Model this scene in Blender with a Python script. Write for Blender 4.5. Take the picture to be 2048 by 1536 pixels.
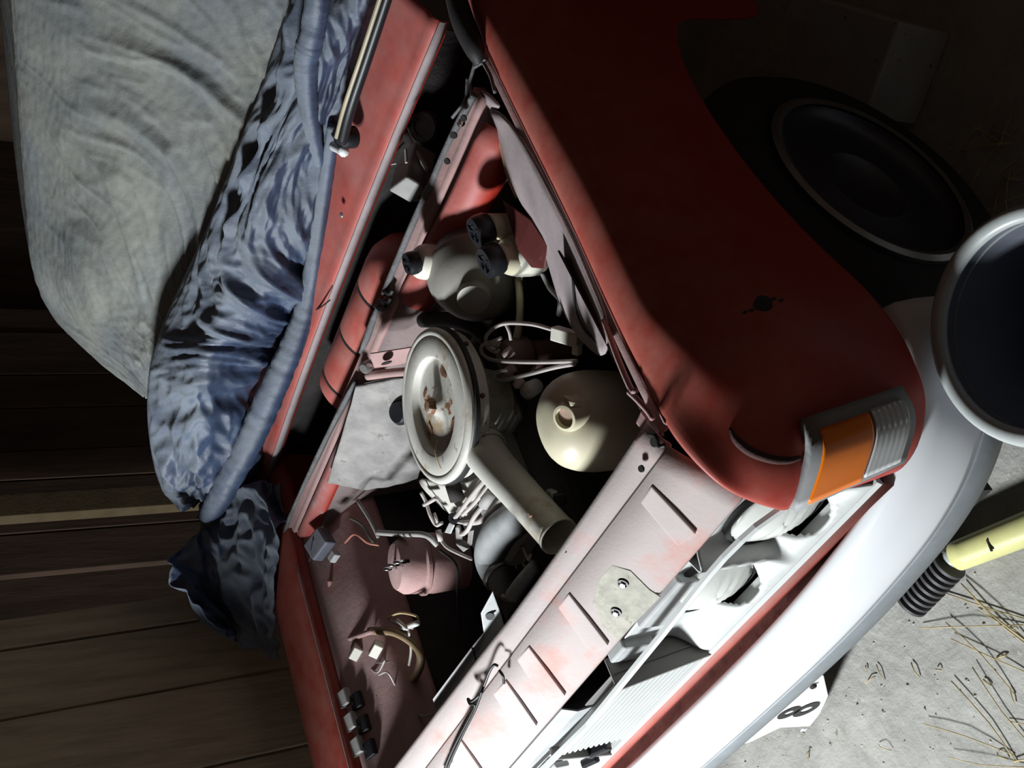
import bpy, bmesh, math, random
import numpy as np
from mathutils import Vector, Matrix, noise

# ------------------------------------------------------------------ reset
for o in list(bpy.data.objects):
    bpy.data.objects.remove(o, do_unlink=True)
scene = bpy.context.scene
COL = scene.collection
V = Vector

# ------------------------------------------------------------------ camera (phone held sideways, looking 30 deg down)
FPX = 2200.0
CAM = V((1.497, -0.702, 1.725))
FWD = V((-0.651, 0.570, -0.501)).normalized()
RGT = FWD.cross(V((0, 0, 1))).normalized()          # up in the sideways picture
DWN = -(RGT.cross(FWD)).normalized()                # right in the sideways picture
cd = bpy.data.cameras.new('camera'); cam = bpy.data.objects.new('camera', cd); COL.objects.link(cam)
mw = Matrix((DWN, RGT, -FWD)).transposed().to_4x4(); mw.translation = CAM
cam.matrix_world = mw
cd.sensor_width = 36.0; cd.lens = FPX / 2048 * 36.0
cd.clip_start = 0.05
scene.camera = cam

# ------------------------------------------------------------------ world, light, exposure
w = bpy.data.worlds.new('world'); scene.world = w; w.use_nodes = True
w.node_tree.nodes['Background'].inputs[0].default_value = (0.62, 0.78, 1.0, 1)
w.node_tree.nodes['Background'].inputs[1].default_value = 0.25
LIGHT_POS = V((-1.36, -1.60, 1.62)); LIGHT_AIM = V((0.05, 0.25, 0.75))
ld = bpy.data.lights.new('window_daylight', 'AREA'); ld.shape = 'RECTANGLE'; ld.size = 0.34; ld.size_y = 0.30
ld.energy = 94.0; ld.color = (0.92, 0.97, 1.0); ld.spread = math.radians(150)
lo = bpy.data.objects.new('window_daylight', ld); COL.objects.link(lo)
lo.location = LIGHT_POS; lo.rotation_euler = (LIGHT_AIM - LIGHT_POS).to_track_quat('-Z', 'Y').to_euler()
vs = scene.view_settings
vs.view_transform = 'Standard'; vs.look = 'None'; vs.gamma = 1.0; vs.exposure = 0.0; vs.use_curve_mapping = False

# ------------------------------------------------------------------ measuring helper: where a sight line meets a plane
def pix(px, py, x=None, y=None, z=None):
    d = FWD * FPX + DWN * (px - 1024) - RGT * (py - 768)
    if x is not None: t = (x - CAM.x) / d.x
    elif y is not None: t = (y - CAM.y) / d.y
    else: t = (z - CAM.z) / d.z
    return CAM + d * t
def P3(l):            # list of (px, py, 'y', val)
    return [pix(a, b, **{k: v}) for a, b, k, v in l]
def pixplane(px, py, p0, n):
    d = FWD * FPX + DWN * (px - 1024) - RGT * (py - 768)
    return CAM + d * ((p0 - CAM).dot(n) / d.dot(n))

# ------------------------------------------------------------------ materials
MATS = {}
def M(name, col, rough=0.5, metal=0.0, var=0.18, vscale=14.0, col2=None, spots=None, dust=0.0,
      dustcol=(0.42, 0.38, 0.36), dscale=9.0, bump=0.0, bscale=70.0, trans=0.0, ior=1.45, emit=None, coat=0.0, stretch=None, alpha=1.0):
    if name in MATS: return MATS[name]
    m = bpy.data.materials.new(name); m.use_nodes = True; MATS[name] = m
    nt = m.node_tree; N = nt.nodes; L = nt.links; b = N['Principled BSDF']
    tc = N.new('ShaderNodeTexCoord'); src = tc.outputs['Object']
    if stretch:
        mp = N.new('ShaderNodeMapping'); mp.inputs['Scale'].default_value = stretch; L.new(src, mp.inputs['Vector']); src = mp.outputs['Vector']
    def noi(scale, detail=5.0, rough_=0.6):
        n = N.new('ShaderNodeTexNoise'); n.inputs['Scale'].default_value = scale; n.inputs['Detail'].default_value = detail
        n.inputs['Roughness'].default_value = rough_; L.new(src, n.inputs['Vector']); return n.outputs['Fac']
    def ramp(fac, a, bb, ca=(0, 0, 0, 1), cb=(1, 1, 1, 1)):
        r = N.new('ShaderNodeValToRGB'); r.color_ramp.elements[0].position = a; r.color_ramp.elements[1].position = bb
        r.color_ramp.elements[0].color = ca; r.color_ramp.elements[1].color = cb; L.new(fac, r.inputs['Fac']); return r.outputs['Color']
    def mix(fac, a, bb):
        x = N.new('ShaderNodeMix'); x.data_type = 'RGBA'
        if isinstance(fac, float): x.inputs[0].default_value = fac
        else: L.new(fac, x.inputs[0])
        for k, s in ((6, a), (7, bb)):
            if isinstance(s, tuple): x.inputs[k].default_value = s
            else: L.new(s, x.inputs[k])
        return x.outputs[2]
    c4 = lambda c: (c[0], c[1], c[2], 1)
    lo_ = tuple(max(0, c * (1 - var)) for c in col); hi_ = tuple(min(1, c * (1 + var)) for c in (col2 or col))
    colour = ramp(noi(vscale), 0.32, 0.68, c4(lo_), c4(hi_))
    if spots:           # (colour, scale, threshold, softness)
        for sc, ss, th, sf in spots:
            colour = mix(ramp(noi(ss, 6.0, 0.65), th, th + sf), colour, c4(sc))
    rsock = None
    if dust > 0:        # dust settles on faces that look up
        g = N.new('ShaderNodeNewGeometry'); sx = N.new('ShaderNodeSeparateXYZ'); L.new(g.outputs['Normal'], sx.inputs[0])
        up = N.new('ShaderNodeMapRange'); up.inputs[1].default_value = -0.25; up.inputs[2].default_value = 0.9
        L.new(sx.outputs['Z'], up.inputs[0])
        dn = N.new('ShaderNodeMapRange'); dn.inputs[1].default_value = 0.30; dn.inputs[2].default_value = 0.62
        dn.inputs[3].default_value = 0.35; L.new(noi(dscale), dn.inputs[0])
        mu = N.new('ShaderNodeMath'); mu.operation = 'MULTIPLY'; L.new(up.outputs[0], mu.inputs[0]); L.new(dn.outputs[0], mu.inputs[1])
        mu2 = N.new('ShaderNodeMath'); mu2.operation = 'MULTIPLY'; mu2.use_clamp = True; mu2.inputs[1].default_value = dust; L.new(mu.outputs[0], mu2.inputs[0])
        colour = mix(mu2.outputs[0], colour, c4(dustcol))
        rr = N.new('ShaderNodeMapRange'); rr.inputs[3].default_value = rough; rr.inputs[4].default_value = 0.9; L.new(mu2.outputs[0], rr.inputs[0]); rsock = rr.outputs[0]
    L.new(colour, b.inputs['Base Color'])
    if rsock: L.new(rsock, b.inputs['Roughness'])
    else: b.inputs['Roughness'].default_value = rough
    b.inputs['Metallic'].default_value = metal
    b.inputs['Transmission Weight'].default_value = trans; b.inputs['IOR'].default_value = ior
    b.inputs['Coat Weight'].default_value = coat
    if bump > 0:
        bp = N.new('ShaderNodeBump'); bp.inputs['Strength'].default_value = bump; bp.inputs['Distance'].default_value = 0.01
        L.new(noi(bscale, 8.0, 0.65), bp.inputs['Height']); L.new(bp.outputs['Normal'], b.inputs['Normal'])
    return m

red = M('red_paint', (0.38, 0.026, 0.014), 0.42, var=0.10, vscale=5, dust=0.42, dustcol=(0.52, 0.27, 0.21), dscale=22, spots=[((0.22, 0.012, 0.010), 40, 0.66, 0.1)])
redcowl = M('red_paint_dusty', (0.40, 0.03, 0.018), 0.5, dust=0.42, dustcol=(0.45, 0.30, 0.27), dscale=10)
redbay = M('red_bay_paint', (0.42, 0.035, 0.018), 0.5, dust=0.55, dustcol=(0.40, 0.31, 0.30), dscale=7, spots=[((0.34, 0.27, 0.26), 6, 0.50, 0.12)])
pinkbay = M('dusty_pink_paint', (0.40, 0.22, 0.205), 0.7, dust=0.5, dustcol=(0.40, 0.33, 0.32), dscale=8, spots=[((0.42, 0.06, 0.035), 7, 0.60, 0.16)], bump=0.15)
pinkfront = M('dusty_front_paint', (0.45, 0.385, 0.37), 0.75, var=0.10, vscale=7, dust=0.30, dustcol=(0.56, 0.50, 0.48), dscale=9, spots=[((0.40, 0.37, 0.385), 6, 0.54, 0.2), ((0.56, 0.20, 0.15), 7, 0.55, 0.22)], bump=0.10, bscale=160)
beadm = M('worn_red_bead', (0.47, 0.33, 0.31), 0.7, var=0.14, vscale=12, spots=[((0.54, 0.16, 0.115), 12, 0.52, 0.25)], bump=0.08, bscale=160)
baremetal = M('bare_greenish_primer', (0.36, 0.34, 0.28), 0.7, var=0.22, vscale=60, spots=[((0.20, 0.18, 0.13), 50, 0.60, 0.1)], bump=0.1)
firew = M('firewall_insulation', (0.30, 0.285, 0.275), 0.85, var=0.22, vscale=18, spots=[((0.16, 0.14, 0.13), 26, 0.62, 0.08), ((0.44, 0.42, 0.40), 20, 0.63, 0.1)], bump=0.35, bscale=40)
black = M('black_rubber', (0.010, 0.010, 0.011), 0.55, dust=0.25, dustcol=(0.16, 0.15, 0.15), bump=0.1)
blackp = M('black_plastic', (0.012, 0.013, 0.016), 0.42, var=0.2)
dark = M('dark_grime_and_shade', (0.020, 0.017, 0.016), 0.85, var=0.4, vscale=20, dust=0.12, dustcol=(0.12, 0.10, 0.09), bump=0.3)  # oily grime; also painted shade on the lower far wing and near corner
seal = M('dusty_seal_rubber', (0.06, 0.06, 0.062), 0.7, dust=0.8, dustcol=(0.25, 0.245, 0.25), dscale=26, bump=0.4, bscale=90)
greym = M('dusty_grey_steel', (0.28, 0.275, 0.265), 0.6, dust=0.5, dustcol=(0.40, 0.38, 0.36), spots=[((0.17, 0.13, 0.11), 30, 0.64, 0.1)])
greylight = M('light_grey_plate', (0.42, 0.43, 0.43), 0.6, dust=0.4, dustcol=(0.52, 0.50, 0.49), spots=[((0.3, 0.28, 0.26), 24, 0.66, 0.1)])
filt = M('air_cleaner_paint', (0.56, 0.55, 0.50), 0.42, var=0.07, dust=0.25, dustcol=(0.50, 0.47, 0.42), spots=[((0.36, 0.28, 0.19), 10, 0.59, 0.12), ((0.21, 0.10, 0.05), 18, 0.625, 0.05)], bump=0.06)
rust = M('rusty_steel', (0.17, 0.075, 0.035), 0.8, var=0.5, vscale=40, spots=[((0.34, 0.30, 0.25), 26, 0.56, 0.08)], bump=0.2)
cream = M('cream_plastic', (0.66, 0.61, 0.44), 0.35, var=0.07, vscale=9, spots=[((0.50, 0.40, 0.22), 6, 0.64, 0.16)], dust=0.12, dustcol=(0.5, 0.46, 0.38))
whitepl = M('white_plastic', (0.74, 0.72, 0.62), 0.32, var=0.06, dust=0.15, dustcol=(0.5, 0.47, 0.4))
creamhose = M('yellowed_hose', (0.55, 0.50, 0.33), 0.4, var=0.1)
boost = M('booster_steel', (0.27, 0.26, 0.24), 0.42, metal=0.25, dust=0.35, dustcol=(0.46, 0.42, 0.36), spots=[((0.15, 0.13, 0.12), 18, 0.62, 0.1), ((0.66, 0.60, 0.46), 9, 0.63, 0.04)])
hosem = M('dusty_black_hose', (0.05, 0.052, 0.055), 0.55, dust=0.95, dustcol=(0.36, 0.37, 0.37), dscale=10)
wirew = M('dusty_pale_wire', (0.42, 0.38, 0.36), 0.5, var=0.2)
wireb = M('black_wire', (0.010, 0.010, 0.010), 0.45)
chrome = M('chrome', (0.85, 0.85, 0.86), 0.12, metal=1.0, var=0.03)
steel = M('dull_steel', (0.42, 0.41, 0.40), 0.35, metal=0.8, dust=0.3)
brown = M('brown_bakelite', (0.19, 0.12, 0.055), 0.5, dust=0.3, dustcol=(0.36, 0.29, 0.20))
bumpm = M('bumper_satin_white', (0.84, 0.86, 0.88), 0.38, var=0.04, vscale=4, spots=[((0.62, 0.64, 0.66), 20, 0.70, 0.05)])
bumpstrip = M('bumper_grey_strip', (0.24, 0.26, 0.275), 0.5, var=0.10, vscale=20, bump=0.08)
grillem = M('grille_white_plastic', (0.56, 0.575, 0.565), 0.42, var=0.05, dust=0.2, dustcol=(0.6, 0.58, 0.54))
grillegrey = M('grille_grey_recess', (0.20, 0.195, 0.185), 0.55, var=0.06)
bezel = M('lamp_bezel_grey', (0.27, 0.275, 0.275), 0.5, var=0.1, dust=0.2, dustcol=(0.4, 0.4, 0.4))
amber = M('amber_lens', (0.95, 0.22, 0.010), 0.18, var=0.05, coat=0.6)
clearl = M('clear_lens', (0.60, 0.61, 0.61), 0.15, var=0.06, coat=0.6)
glass = M('headlamp_glass', (0.90, 0.91, 0.86), 0.15, var=0.03, trans=0.35, bump=0.05)
reflector = M('reflector', (0.75, 0.74, 0.66), 0.25, metal=0.9, var=0.1)
concrete = M('concrete_floor', (0.40, 0.39, 0.36), 0.9, var=0.16, vscale=9, spots=[((0.27, 0.255, 0.23), 14, 0.58, 0.14), ((0.55, 0.53, 0.48), 45, 0.63, 0.06), ((0.14, 0.13, 0.11), 60, 0.68, 0.04)], bump=0.55, bscale=38)
blockm = M('aerated_concrete', (0.36, 0.37, 0.36), 0.9, var=0.08, spots=[((0.05, 0.05, 0.05), 75, 0.66, 0.03)], bump=0.3, bscale=90)
coverm = M('cover_dusty_silver', (0.225, 0.245, 0.255), 0.62, var=0.13, vscale=6, col2=(0.27, 0.275, 0.245), spots=[((0.17, 0.21, 0.30), 5, 0.62, 0.2)], bump=0.25, bscale=45)
coverblue = M('cover_blue_nylon', (0.040, 0.058, 0.105), 0.38, var=0.35, vscale=9, dust=0.90, dustcol=(0.25, 0.28, 0.315), dscale=7, bump=0.3, bscale=26)
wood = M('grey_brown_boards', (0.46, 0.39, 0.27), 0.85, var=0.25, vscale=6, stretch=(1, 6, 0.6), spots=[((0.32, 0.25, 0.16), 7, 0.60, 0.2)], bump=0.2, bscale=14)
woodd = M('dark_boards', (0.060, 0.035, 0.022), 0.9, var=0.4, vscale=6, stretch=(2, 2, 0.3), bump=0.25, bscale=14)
paint_pl = M('plate_white', (0.82, 0.82, 0.80), 0.45, var=0.04, dust=0.1)
plblack = M('plate_black', (0.02, 0.02, 0.02), 0.5)
yellow = M('pale_yellow_paint', (0.66, 0.64, 0.28), 0.45, var=0.10, vscale=8, spots=[((0.35, 0.33, 0.16), 18, 0.62, 0.12)])
strawm = M('straw', (0.50, 0.40, 0.20), 0.7, var=0.3, vscale=30)
enamel = M('grey_enamel', (0.47, 0.50, 0.49), 0.35, var=0.12, vscale=7, spots=[((0.22, 0.2, 0.17), 22, 0.63, 0.1)])
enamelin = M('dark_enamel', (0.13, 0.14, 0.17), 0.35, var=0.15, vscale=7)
tyrem = M('tyre_rubber', (0.016, 0.016, 0.017), 0.8, dust=0.2, dustcol=(0.10, 0.09, 0.09), bump=0.2)
rimm = M('wheel_silver', (0.09, 0.09, 0.11), 0.4, metal=0.7, var=0.1)
wirecol = M('amber_tube', (0.48, 0.38, 0.20), 0.35)

# ------------------------------------------------------------------ mesh helpers
def link(name, me, mat, parent=None, smooth=True, solid=0.0, bevel=0.0, sub=0, label=None):
    o = bpy.data.objects.new(name, me); COL.objects.link(o)
    if mat: me.materials.append(mat)
    if parent: o.parent = parent
    if smooth:
        for p in me.polygons: p.use_smooth = True
    if sub:
        s = o.modifiers.new('sub', 'SUBSURF'); s.levels = sub; s.render_levels = sub
    if solid:
        s = o.modifiers.new('sol', 'SOLIDIFY'); s.thickness = solid; s.offset = 0
    if bevel:
        s = o.modifiers.new('bev', 'BEVEL'); s.width = bevel; s.segments = 2; s.limit_method = 'ANGLE'; s.angle_limit = math.radians(35)
    if label: o['label'] = label
    return o
def mesh(name, vs_, fs, mat, parent=None, **k):
    me = bpy.data.meshes.new(name); me.from_pydata([tuple(v) for v in vs_], [], fs); me.validate(); me.update()
    return link(name, me, mat, parent, **k)
def cr(pts, n):       # Catmull-Rom through points (arrays)
    p = [np.array(q, float) for q in pts]; p = [2 * p[0] - p[1]] + p + [2 * p[-1] - p[-2]]
    out = []
    m = len(p) - 3
    for i in range(n):
        s = i / (n - 1) * m; k = min(int(s), m - 1); t = s - k
        a, b, c, d = p[k:k + 4]
        out.append(0.5 * ((2 * b) + (-a + c) * t + (2 * a - 5 * b + 4 * c - d) * t * t + (-a + 3 * b - 3 * c + d) * t ** 3))
    return out
def tube_geo(pts, r, seg=10, n=None, caps=True):
    n = n or max(len(pts) * 6, 8)
    if len(pts) == 2: n = 2
    if not hasattr(r, '__len__'): r = [r] * len(pts)
    c = [V(q) for q in (cr(pts, n) if len(pts) > 2 else pts)]
    rr = [float(q[0]) for q in (cr([[x] for x in r], n) if len(pts) > 2 else [[x] for x in r])]
    vs_, fs = [], []
    t0 = (c[1] - c[0]).normalized(); up = V((0, 0, 1)) if abs(t0.z) < 0.9 else V((1, 0, 0))
    nrm = (up - t0 * up.dot(t0)).normalized()
    for i in range(n):
        t = (c[min(i + 1, n - 1)] - c[max(i - 1, 0)]).normalized()
        nrm = (nrm - t * nrm.dot(t)).normalized(); bi = t.cross(nrm)
        for k in range(seg):
            a = 2 * math.pi * k / seg
            vs_.append(c[i] + (nrm * math.cos(a) + bi * math.sin(a)) * rr[i])
    for i in range(n - 1):
        for k in range(seg):
            fs.append((i * seg + k, i * seg + (k + 1) % seg, (i + 1) * seg + (k + 1) % seg, (i + 1) * seg + k))
    if caps:
        fs.append(tuple(range(seg))[::-1]); fs.append(tuple((n - 1) * seg + k for k in range(seg)))
    return vs_, fs
def tube(name, pts, r, mat, parent=None, seg=10, n=None, caps=True, **k):
    v, f = tube_geo(pts, r, seg, n, caps); return mesh(name, v, f, mat, parent, **k)
def lathe(name, prof, origin, axis, mat, parent=None, seg=40, arc=None, **k):
    axis = V(axis).normalized(); o = V(origin)
    a0 = V((0, 0, 1)) if abs(axis.z) < 0.9 else V((1, 0, 0))
    e1 = (a0 - axis * a0.dot(axis)).normalized(); e2 = axis.cross(e1)
    vs_, fs = [], []
    for r, h in prof:
        for i in range(seg):
            a = 2 * math.pi * i / seg; vs_.append(o + axis * h + (e1 * math.cos(a) + e2 * math.sin(a)) * r)
    for j in range(len(prof) - 1):
        for i in range(seg):
            fs.append((j * seg + i, j * seg + (i + 1) % seg, (j + 1) * seg + (i + 1) % seg, (j + 1) * seg + i))
    o_ = mesh(name, vs_, fs, mat, parent, **k)
    m = o_.modifiers.new('es', 'EDGE_SPLIT'); m.split_angle = math.radians(42)
    return o_
def box(name, c, size, mat, parent=None, ex=None, ey=None, bevel=0.004, **k):
    ex = V(ex or (1, 0, 0)).normalized(); ey = V(ey or (0, 1, 0)); ey = (ey - ex * ey.dot(ex)).normalized(); ez = ex.cross(ey)
    c = V(c); vs_ = []
    for sx in (-.5, .5):
        for sy in (-.5, .5):
            for sz in (-.5, .5): vs_.append(c + ex * size[0] * sx + ey * size[1] * sy + ez * size[2] * sz)
    fs = [(0, 1, 3, 2), (4, 6, 7, 5), (0, 4, 5, 1), (2, 3, 7, 6), (0, 2, 6, 4), (1, 5, 7, 3)]
    return mesh(name, vs_, fs, mat, parent, smooth=False, bevel=bevel, **k)
def loft(name, rows, mat, parent=None, close=False, caps=False, **k):
    n = len(rows[0]); vs_ = [v for r in rows for v in r]; fs = []
    for j in range(len(rows) - 1):
        for i in range(n if close else n - 1):
            fs.append((j * n + i, j * n + (i + 1) % n, (j + 1) * n + (i + 1) % n, (j + 1) * n + i))
    if caps:
        fs.append(tuple(range(n))[::-1]); fs.append(tuple((len(rows) - 1) * n + i for i in range(n)))
    return mesh(name, vs_, fs, mat, parent, **k)
def plate(name, pts, th, nrm, mat, parent=None, bevel=0.0015, **k):
    n = V(nrm).normalized() * th; m = len(pts); vs_ = [V(p) for p in pts] + [V(p) - n for p in pts]
    fs = [tuple(range(m)), tuple(range(2 * m - 1, m - 1, -1))] + [(i, i + m, (i + 1) % m + m, (i + 1) % m) for i in range(m)]
    return mesh(name, vs_, fs, mat, parent, smooth=False, bevel=bevel, **k)
def surf(ctrl, nu, nv, disp=None):   # ctrl rows x cols of Vectors -> smooth grid, optional displacement along normals
    A = [cr(row, nv) for row in ctrl]
    G = [[None] * nv for _ in range(nu)]
    for j in range(nv):
        col = cr([A[i][j] for i in range(len(A))], nu)
        for i in range(nu): G[i][j] = V(col[i])
    if disp:
        H = [[None] * nv for _ in range(nu)]
        for i in range(nu):
            for j in range(nv):
                du = G[min(i + 1, nu - 1)][j] - G[max(i - 1, 0)][j]; dv = G[i][min(j + 1, nv - 1)] - G[i][max(j - 1, 0)]
                n = du.cross(dv)
                n = n.normalized() if n.length > 1e-9 else V((0, 0, 1))
                if n.dot(CAM - G[i][j]) < 0 and not disp[1]: n = -n
                H[i][j] = G[i][j] + n * disp[0](i / (nu - 1), j / (nv - 1), G[i][j])
        G = H
    return G
from mathutils.bvhtree import BVHTree
def surface(o):
    bpy.context.view_layer.update()
    dg = bpy.context.evaluated_depsgraph_get(); ev = o.evaluated_get(dg); me = ev.to_mesh()
    mwx = ev.matrix_world
    t = BVHTree.FromPolygons([mwx @ v.co for v in me.vertices], [tuple(p.vertices) for p in me.polygons]); ev.to_mesh_clear()
    return t
def hit(t, px, py, out=0.0):
    d = (FWD * FPX + DWN * (px - 1024) - RGT * (py - 768)).normalized()
    p, n, i, ds = t.ray_cast(CAM, d)
    if p is None: return pix(px, py, z=.8), V((0, 0, 1))
    if n.dot(d) > 0: n = -n
    return p + n * out, n
def empty(name, loc, label, cat, group=None):
    o = bpy.data.objects.new(name, None); COL.objects.link(o); o.location = loc; o['label'] = label; o['category'] = cat
    o.empty_display_size = 0.1
    if group: o['group'] = group
    return o
def tag(o, label=None, cat=None, group=None, kind=None):
    for k, v in (('label', label), ('category', cat), ('group', group), ('kind', kind)):
        if v: o[k] = v
    return o

# ================================================================== THE SHED
def structure(o): o['kind'] = 'structure'; return o
structure(box('floor', (0.2, 0.7, -0.05), (4.3, 6.2, 0.10), concrete, bevel=0))
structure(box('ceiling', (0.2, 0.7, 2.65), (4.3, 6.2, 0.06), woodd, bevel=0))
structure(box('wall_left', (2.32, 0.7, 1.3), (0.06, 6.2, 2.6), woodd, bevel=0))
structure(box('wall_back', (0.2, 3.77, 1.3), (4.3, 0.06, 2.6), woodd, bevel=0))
# front wall with a window opening where the daylight enters
WX0, WX1, WZ0, WZ1, WY = -1.66, -1.06, 1.32, 1.92, -1.45
fv = structure(box('wall_front', (1.02, WY - 0.4, 1.3), (2.62, 0.06, 2.6), woodd, bevel=0))
bmw = bmesh.new()
for a, b_, c_, d_ in ((-1.95, WX0 - 0.02, 0, 2.6), (WX0 - 0.12, WX1 + 0.12, 0, WZ0 - 0.1), (WX0 - 0.12, WX1 + 0.12, WZ1 + 0.1, 2.6)):
    g = bmesh.ops.create_cube(bmw, size=1.0)
    for v in g['verts']: v.co = V(((a + b_) / 2 + v.co.x * (b_ - a), WY - 0.4 + v.co.y * 0.06, (c_ + d_) / 2 + v.co.z * (d_ - c_)))
me = bpy.data.meshes.new('wall_front_window_side'); bmw.to_mesh(me); wf = link('wall_front_window_side', me, woodd, None, smooth=False); structure(wf)
# right-hand wall: dark boarding behind, three wide pale boards, posts
wr = structure(box('wall_right', (-1.93, 0.7, 1.3), (0.06, 6.2, 2.6), woodd, bevel=0))
WXB = -1.78
def board(name, ya, yb, mat, x=WXB, z0=0.0, z1=2.55, lean=0.0, th=0.03):
    vs_ = [(x, ya, z0), (x, yb, z0), (x, yb + lean, z1), (x, ya + lean, z1)]
    o = plate(name, vs_, th, (1, 0, 0), mat, wr, bevel=0.003); return o
y = 1.42
for k in range(7):
    wd = (0.16, 0.22, 0.13, 0.20)[k % 4]
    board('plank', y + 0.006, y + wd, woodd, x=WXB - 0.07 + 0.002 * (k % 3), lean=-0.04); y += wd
board('post', 1.60, 1.69, M('brown_post', (.10, .07, .035), .85, bump=.2), x=WXB + 0.02, lean=-0.05, th=0.05)

# weathered plank screen close beside the far fender; unseen front planks added to shade it
scr = bpy.data.objects.new('plank_screen', None); COL.objects.link(scr); scr.location = (-1.0, 0.0, 0)
scr['label'] = 'screen of wide weathered upright planks beside the far fender, extended out of view to shade it'; scr['category'] = 'plank screen'
def splank(name, ya, yb, z1, x=0.0, z0=0.0, th=.028, mat=wood):
    ln = -.05 * z1; o = plate(name, [(x, ya + .05, z0), (x, yb + .05, z0), (x, yb + .05 + ln, z1), (x, ya + .05 + ln, z1)], th, (1, 0, 0), mat, None, bevel=.003)
    o.parent = scr; return o
ys = [.775, .694, .522, .315, .12, -.09, -.29, -.55, -.80]
for i in range(len(ys) - 1):
    splank('plank', ys[i + 1] + .003, ys[i] - .003, (2.05, 2.12, 2.0, 1.98)[i] if i < 4 else 1.31 + .02 * (i % 2), x=-.003 * (i % 2))  # the low planks are unseen, added to block light on the far fender
for zz in (.35, 1.15):
    o = box('batten', (-.05, -.01, zz), (.035, 1.52, .09), woodd, None, bevel=.003); o.parent = scr

# ================================================================== THE CAR
car = empty('car', (0, 0.9, 0), 'red saloon car with open engine bay and no bonnet, standing in a shed', 'car')
class _P: pass
def fix(o):            # parts are modelled in shed coordinates; keep them there under the car's empty
    return o
CARINV = Matrix.Translation((0, -0.9, 0))
def part(o, parent=None):
    o.parent = parent or car
    if o.parent == car: o.matrix_parent_inverse = CARINV
    return o

# ---- near (left) front fender
def sec(y, inner, rest): return [V((inner[0], y + 0.0, inner[1] - 0.035)), V((inner[0], y, inner[1]))] + [V((a, y, b)) for a, b in rest]
def arch(y):
    c, hw = 0.385, 0.395
    d = abs(y - c) / hw
    return 0.645 - 0.13 * d ** 2.6 if d < 1 else 0.515
rows = []
for y in (1.60, 1.35, 1.1, 0.9, 0.78, 0.74, 0.68, 0.60, 0.50, 0.40, 0.30, 0.20, 0.12, 0.07):
    zb = arch(y) if y < 0.775 else 0.30
    t = max(0.0, (0.16 - y) / 0.16) * 0.3
    zt = 0.885 - 0.008 * t + (0.012 if y > 0.9 else 0.0)
    s = zt - zb
    xi = float(np.interp(y, [0, .1, .17, .325, .48, .78, 1.6], [.645, .649, .653, .667, .672, .685, .70]))
    rows.append(sec(y, (xi, zt - 0.006), [(xi + .030, zt + 0.003), (min(xi + .068, .735), zt + 0.000), (min(xi + .084, .750), zt - 0.012), (0.766 - 0.004 * t, zt - 0.048), (0.790 - 0.008 * t, zt - 0.105),
                                            (0.802 - 0.010 * t, zb + s * 0.40 if zb < 0.6 else zb + s * 0.42), (0.803 - 0.010 * t, zb + 0.02), (0.802 - 0.010 * t, zb)]))
def row3(l): return [V(l[0]) + V((-.001, .010, -.012))] + [V(p) for p in l]
ne = [pix(a_, b2, x=xx) for a_, b2, xx in ((1322, 848, .643), (1358, 898, .640), (1398, 944, .633), (1450, 988, .622), (1520, 1012, .608), (1578, 1019, .612))]
def nrow(e, l): return row3([e] + l)
rows.append(nrow(ne[0], [(.680, 0.0, .866), (.718, 0.0, .852), (.742, 0.0, .820), (.760, 0.0, .772), (.774, 0.0, .71), (.781, 0.0, .64), (.785, 0.0, .565), (.785, 0.0, .548)]))
rows.append(nrow(ne[1], [(.670, -.042, .844), (.698, -.040, .824), (.716, -.040, .785), (.732, -.038, .735), (.752, -.037, .68), (.766, -.036, .62), (.774, -.035, .565), (.775, -.034, .548)]))
rows.append(nrow(ne[2], [(.656, -.076, .822), (.676, -.074, .796), (.690, -.072, .760), (.704, -.071, .725), (.728, -.069, .67), (.752, -.067, .615), (.766, -.065, .565), (.768, -.064, .548)]))
rows.append(nrow(ne[3], [(.634, -.108, .796), (.658, -.111, .776), (.678, -.110, .750), (.690, -.109, .722), (.708, -.105, .67), (.734, -.099, .605), (.748, -.095, .565), (.750, -.093, .548)]))
rows.append(nrow(ne[4], [(.618, -.133, .768), (.628, -.136, .752), (.635, -.137, .738), (.640, -.138, .722), (.664, -.133, .665), (.695, -.128, .600), (.706, -.124, .565), (.708, -.122, .548)]))
rows.append(nrow(ne[5], [(.613, -.139, .732), (.615, -.140, .728), (.616, -.140, .724), (.618, -.139, .719), (.632, -.136, .665), (.655, -.132, .600), (.665, -.128, .565), (.666, -.126, .548)]))
fend = part(loft('front_fender', rows, red, None, sub=2, solid=0.003, label='red front fender with dusty crown and dark flank'))
# aerial hole and scratches in the flank
FT = surface(fend)
def decal(name, c, pts, mat, parent, th=.0012, label=None):
    l = [hit(FT, c[0] + dx, c[1] + dy, .0006) for dx, dy in pts]
    return part(plate(name, [q[0] for q in l], th, l[0][1], mat, None, bevel=0, label=label), parent)
decal('aerial_hole', (1526, 607), [(19 * math.cos(t) * (1 + .12 * math.sin(3 * t)), 17 * math.sin(t) * (1 + .1 * math.sin(2 * t + 1))) for t in [k * math.pi / 7 for k in range(14)]], plblack, fend, label='black aerial hole in fender')
for a, b_, l_ in ((1503, 620, 7), (1490, 624, 5), (1546, 597, 8), (1562, 600, 6)):
    decal('paint_chip', (a, b_), [(-l_, 1), (0, -3), (l_, -1), (l_ * .4, 4), (-l_ * .5, 4)], plblack, fend)
# cracked filler seam at the nose, in front of the lamp
sm = [hit(FT, a, b_, -.001)[0] for a, b_ in ((1460, 856), (1472, 880), (1500, 903), (1540, 918), (1575, 921), (1602, 915))]
part(tube('filler_crack', sm, [.002, .0055, .0065, .006, .005, .003], M('crack_rust', (0.05, 0.018, 0.014), 0.8, bump=0.3), None, seg=8, n=26, label='dark cracked filler seam'), fend)

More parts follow.
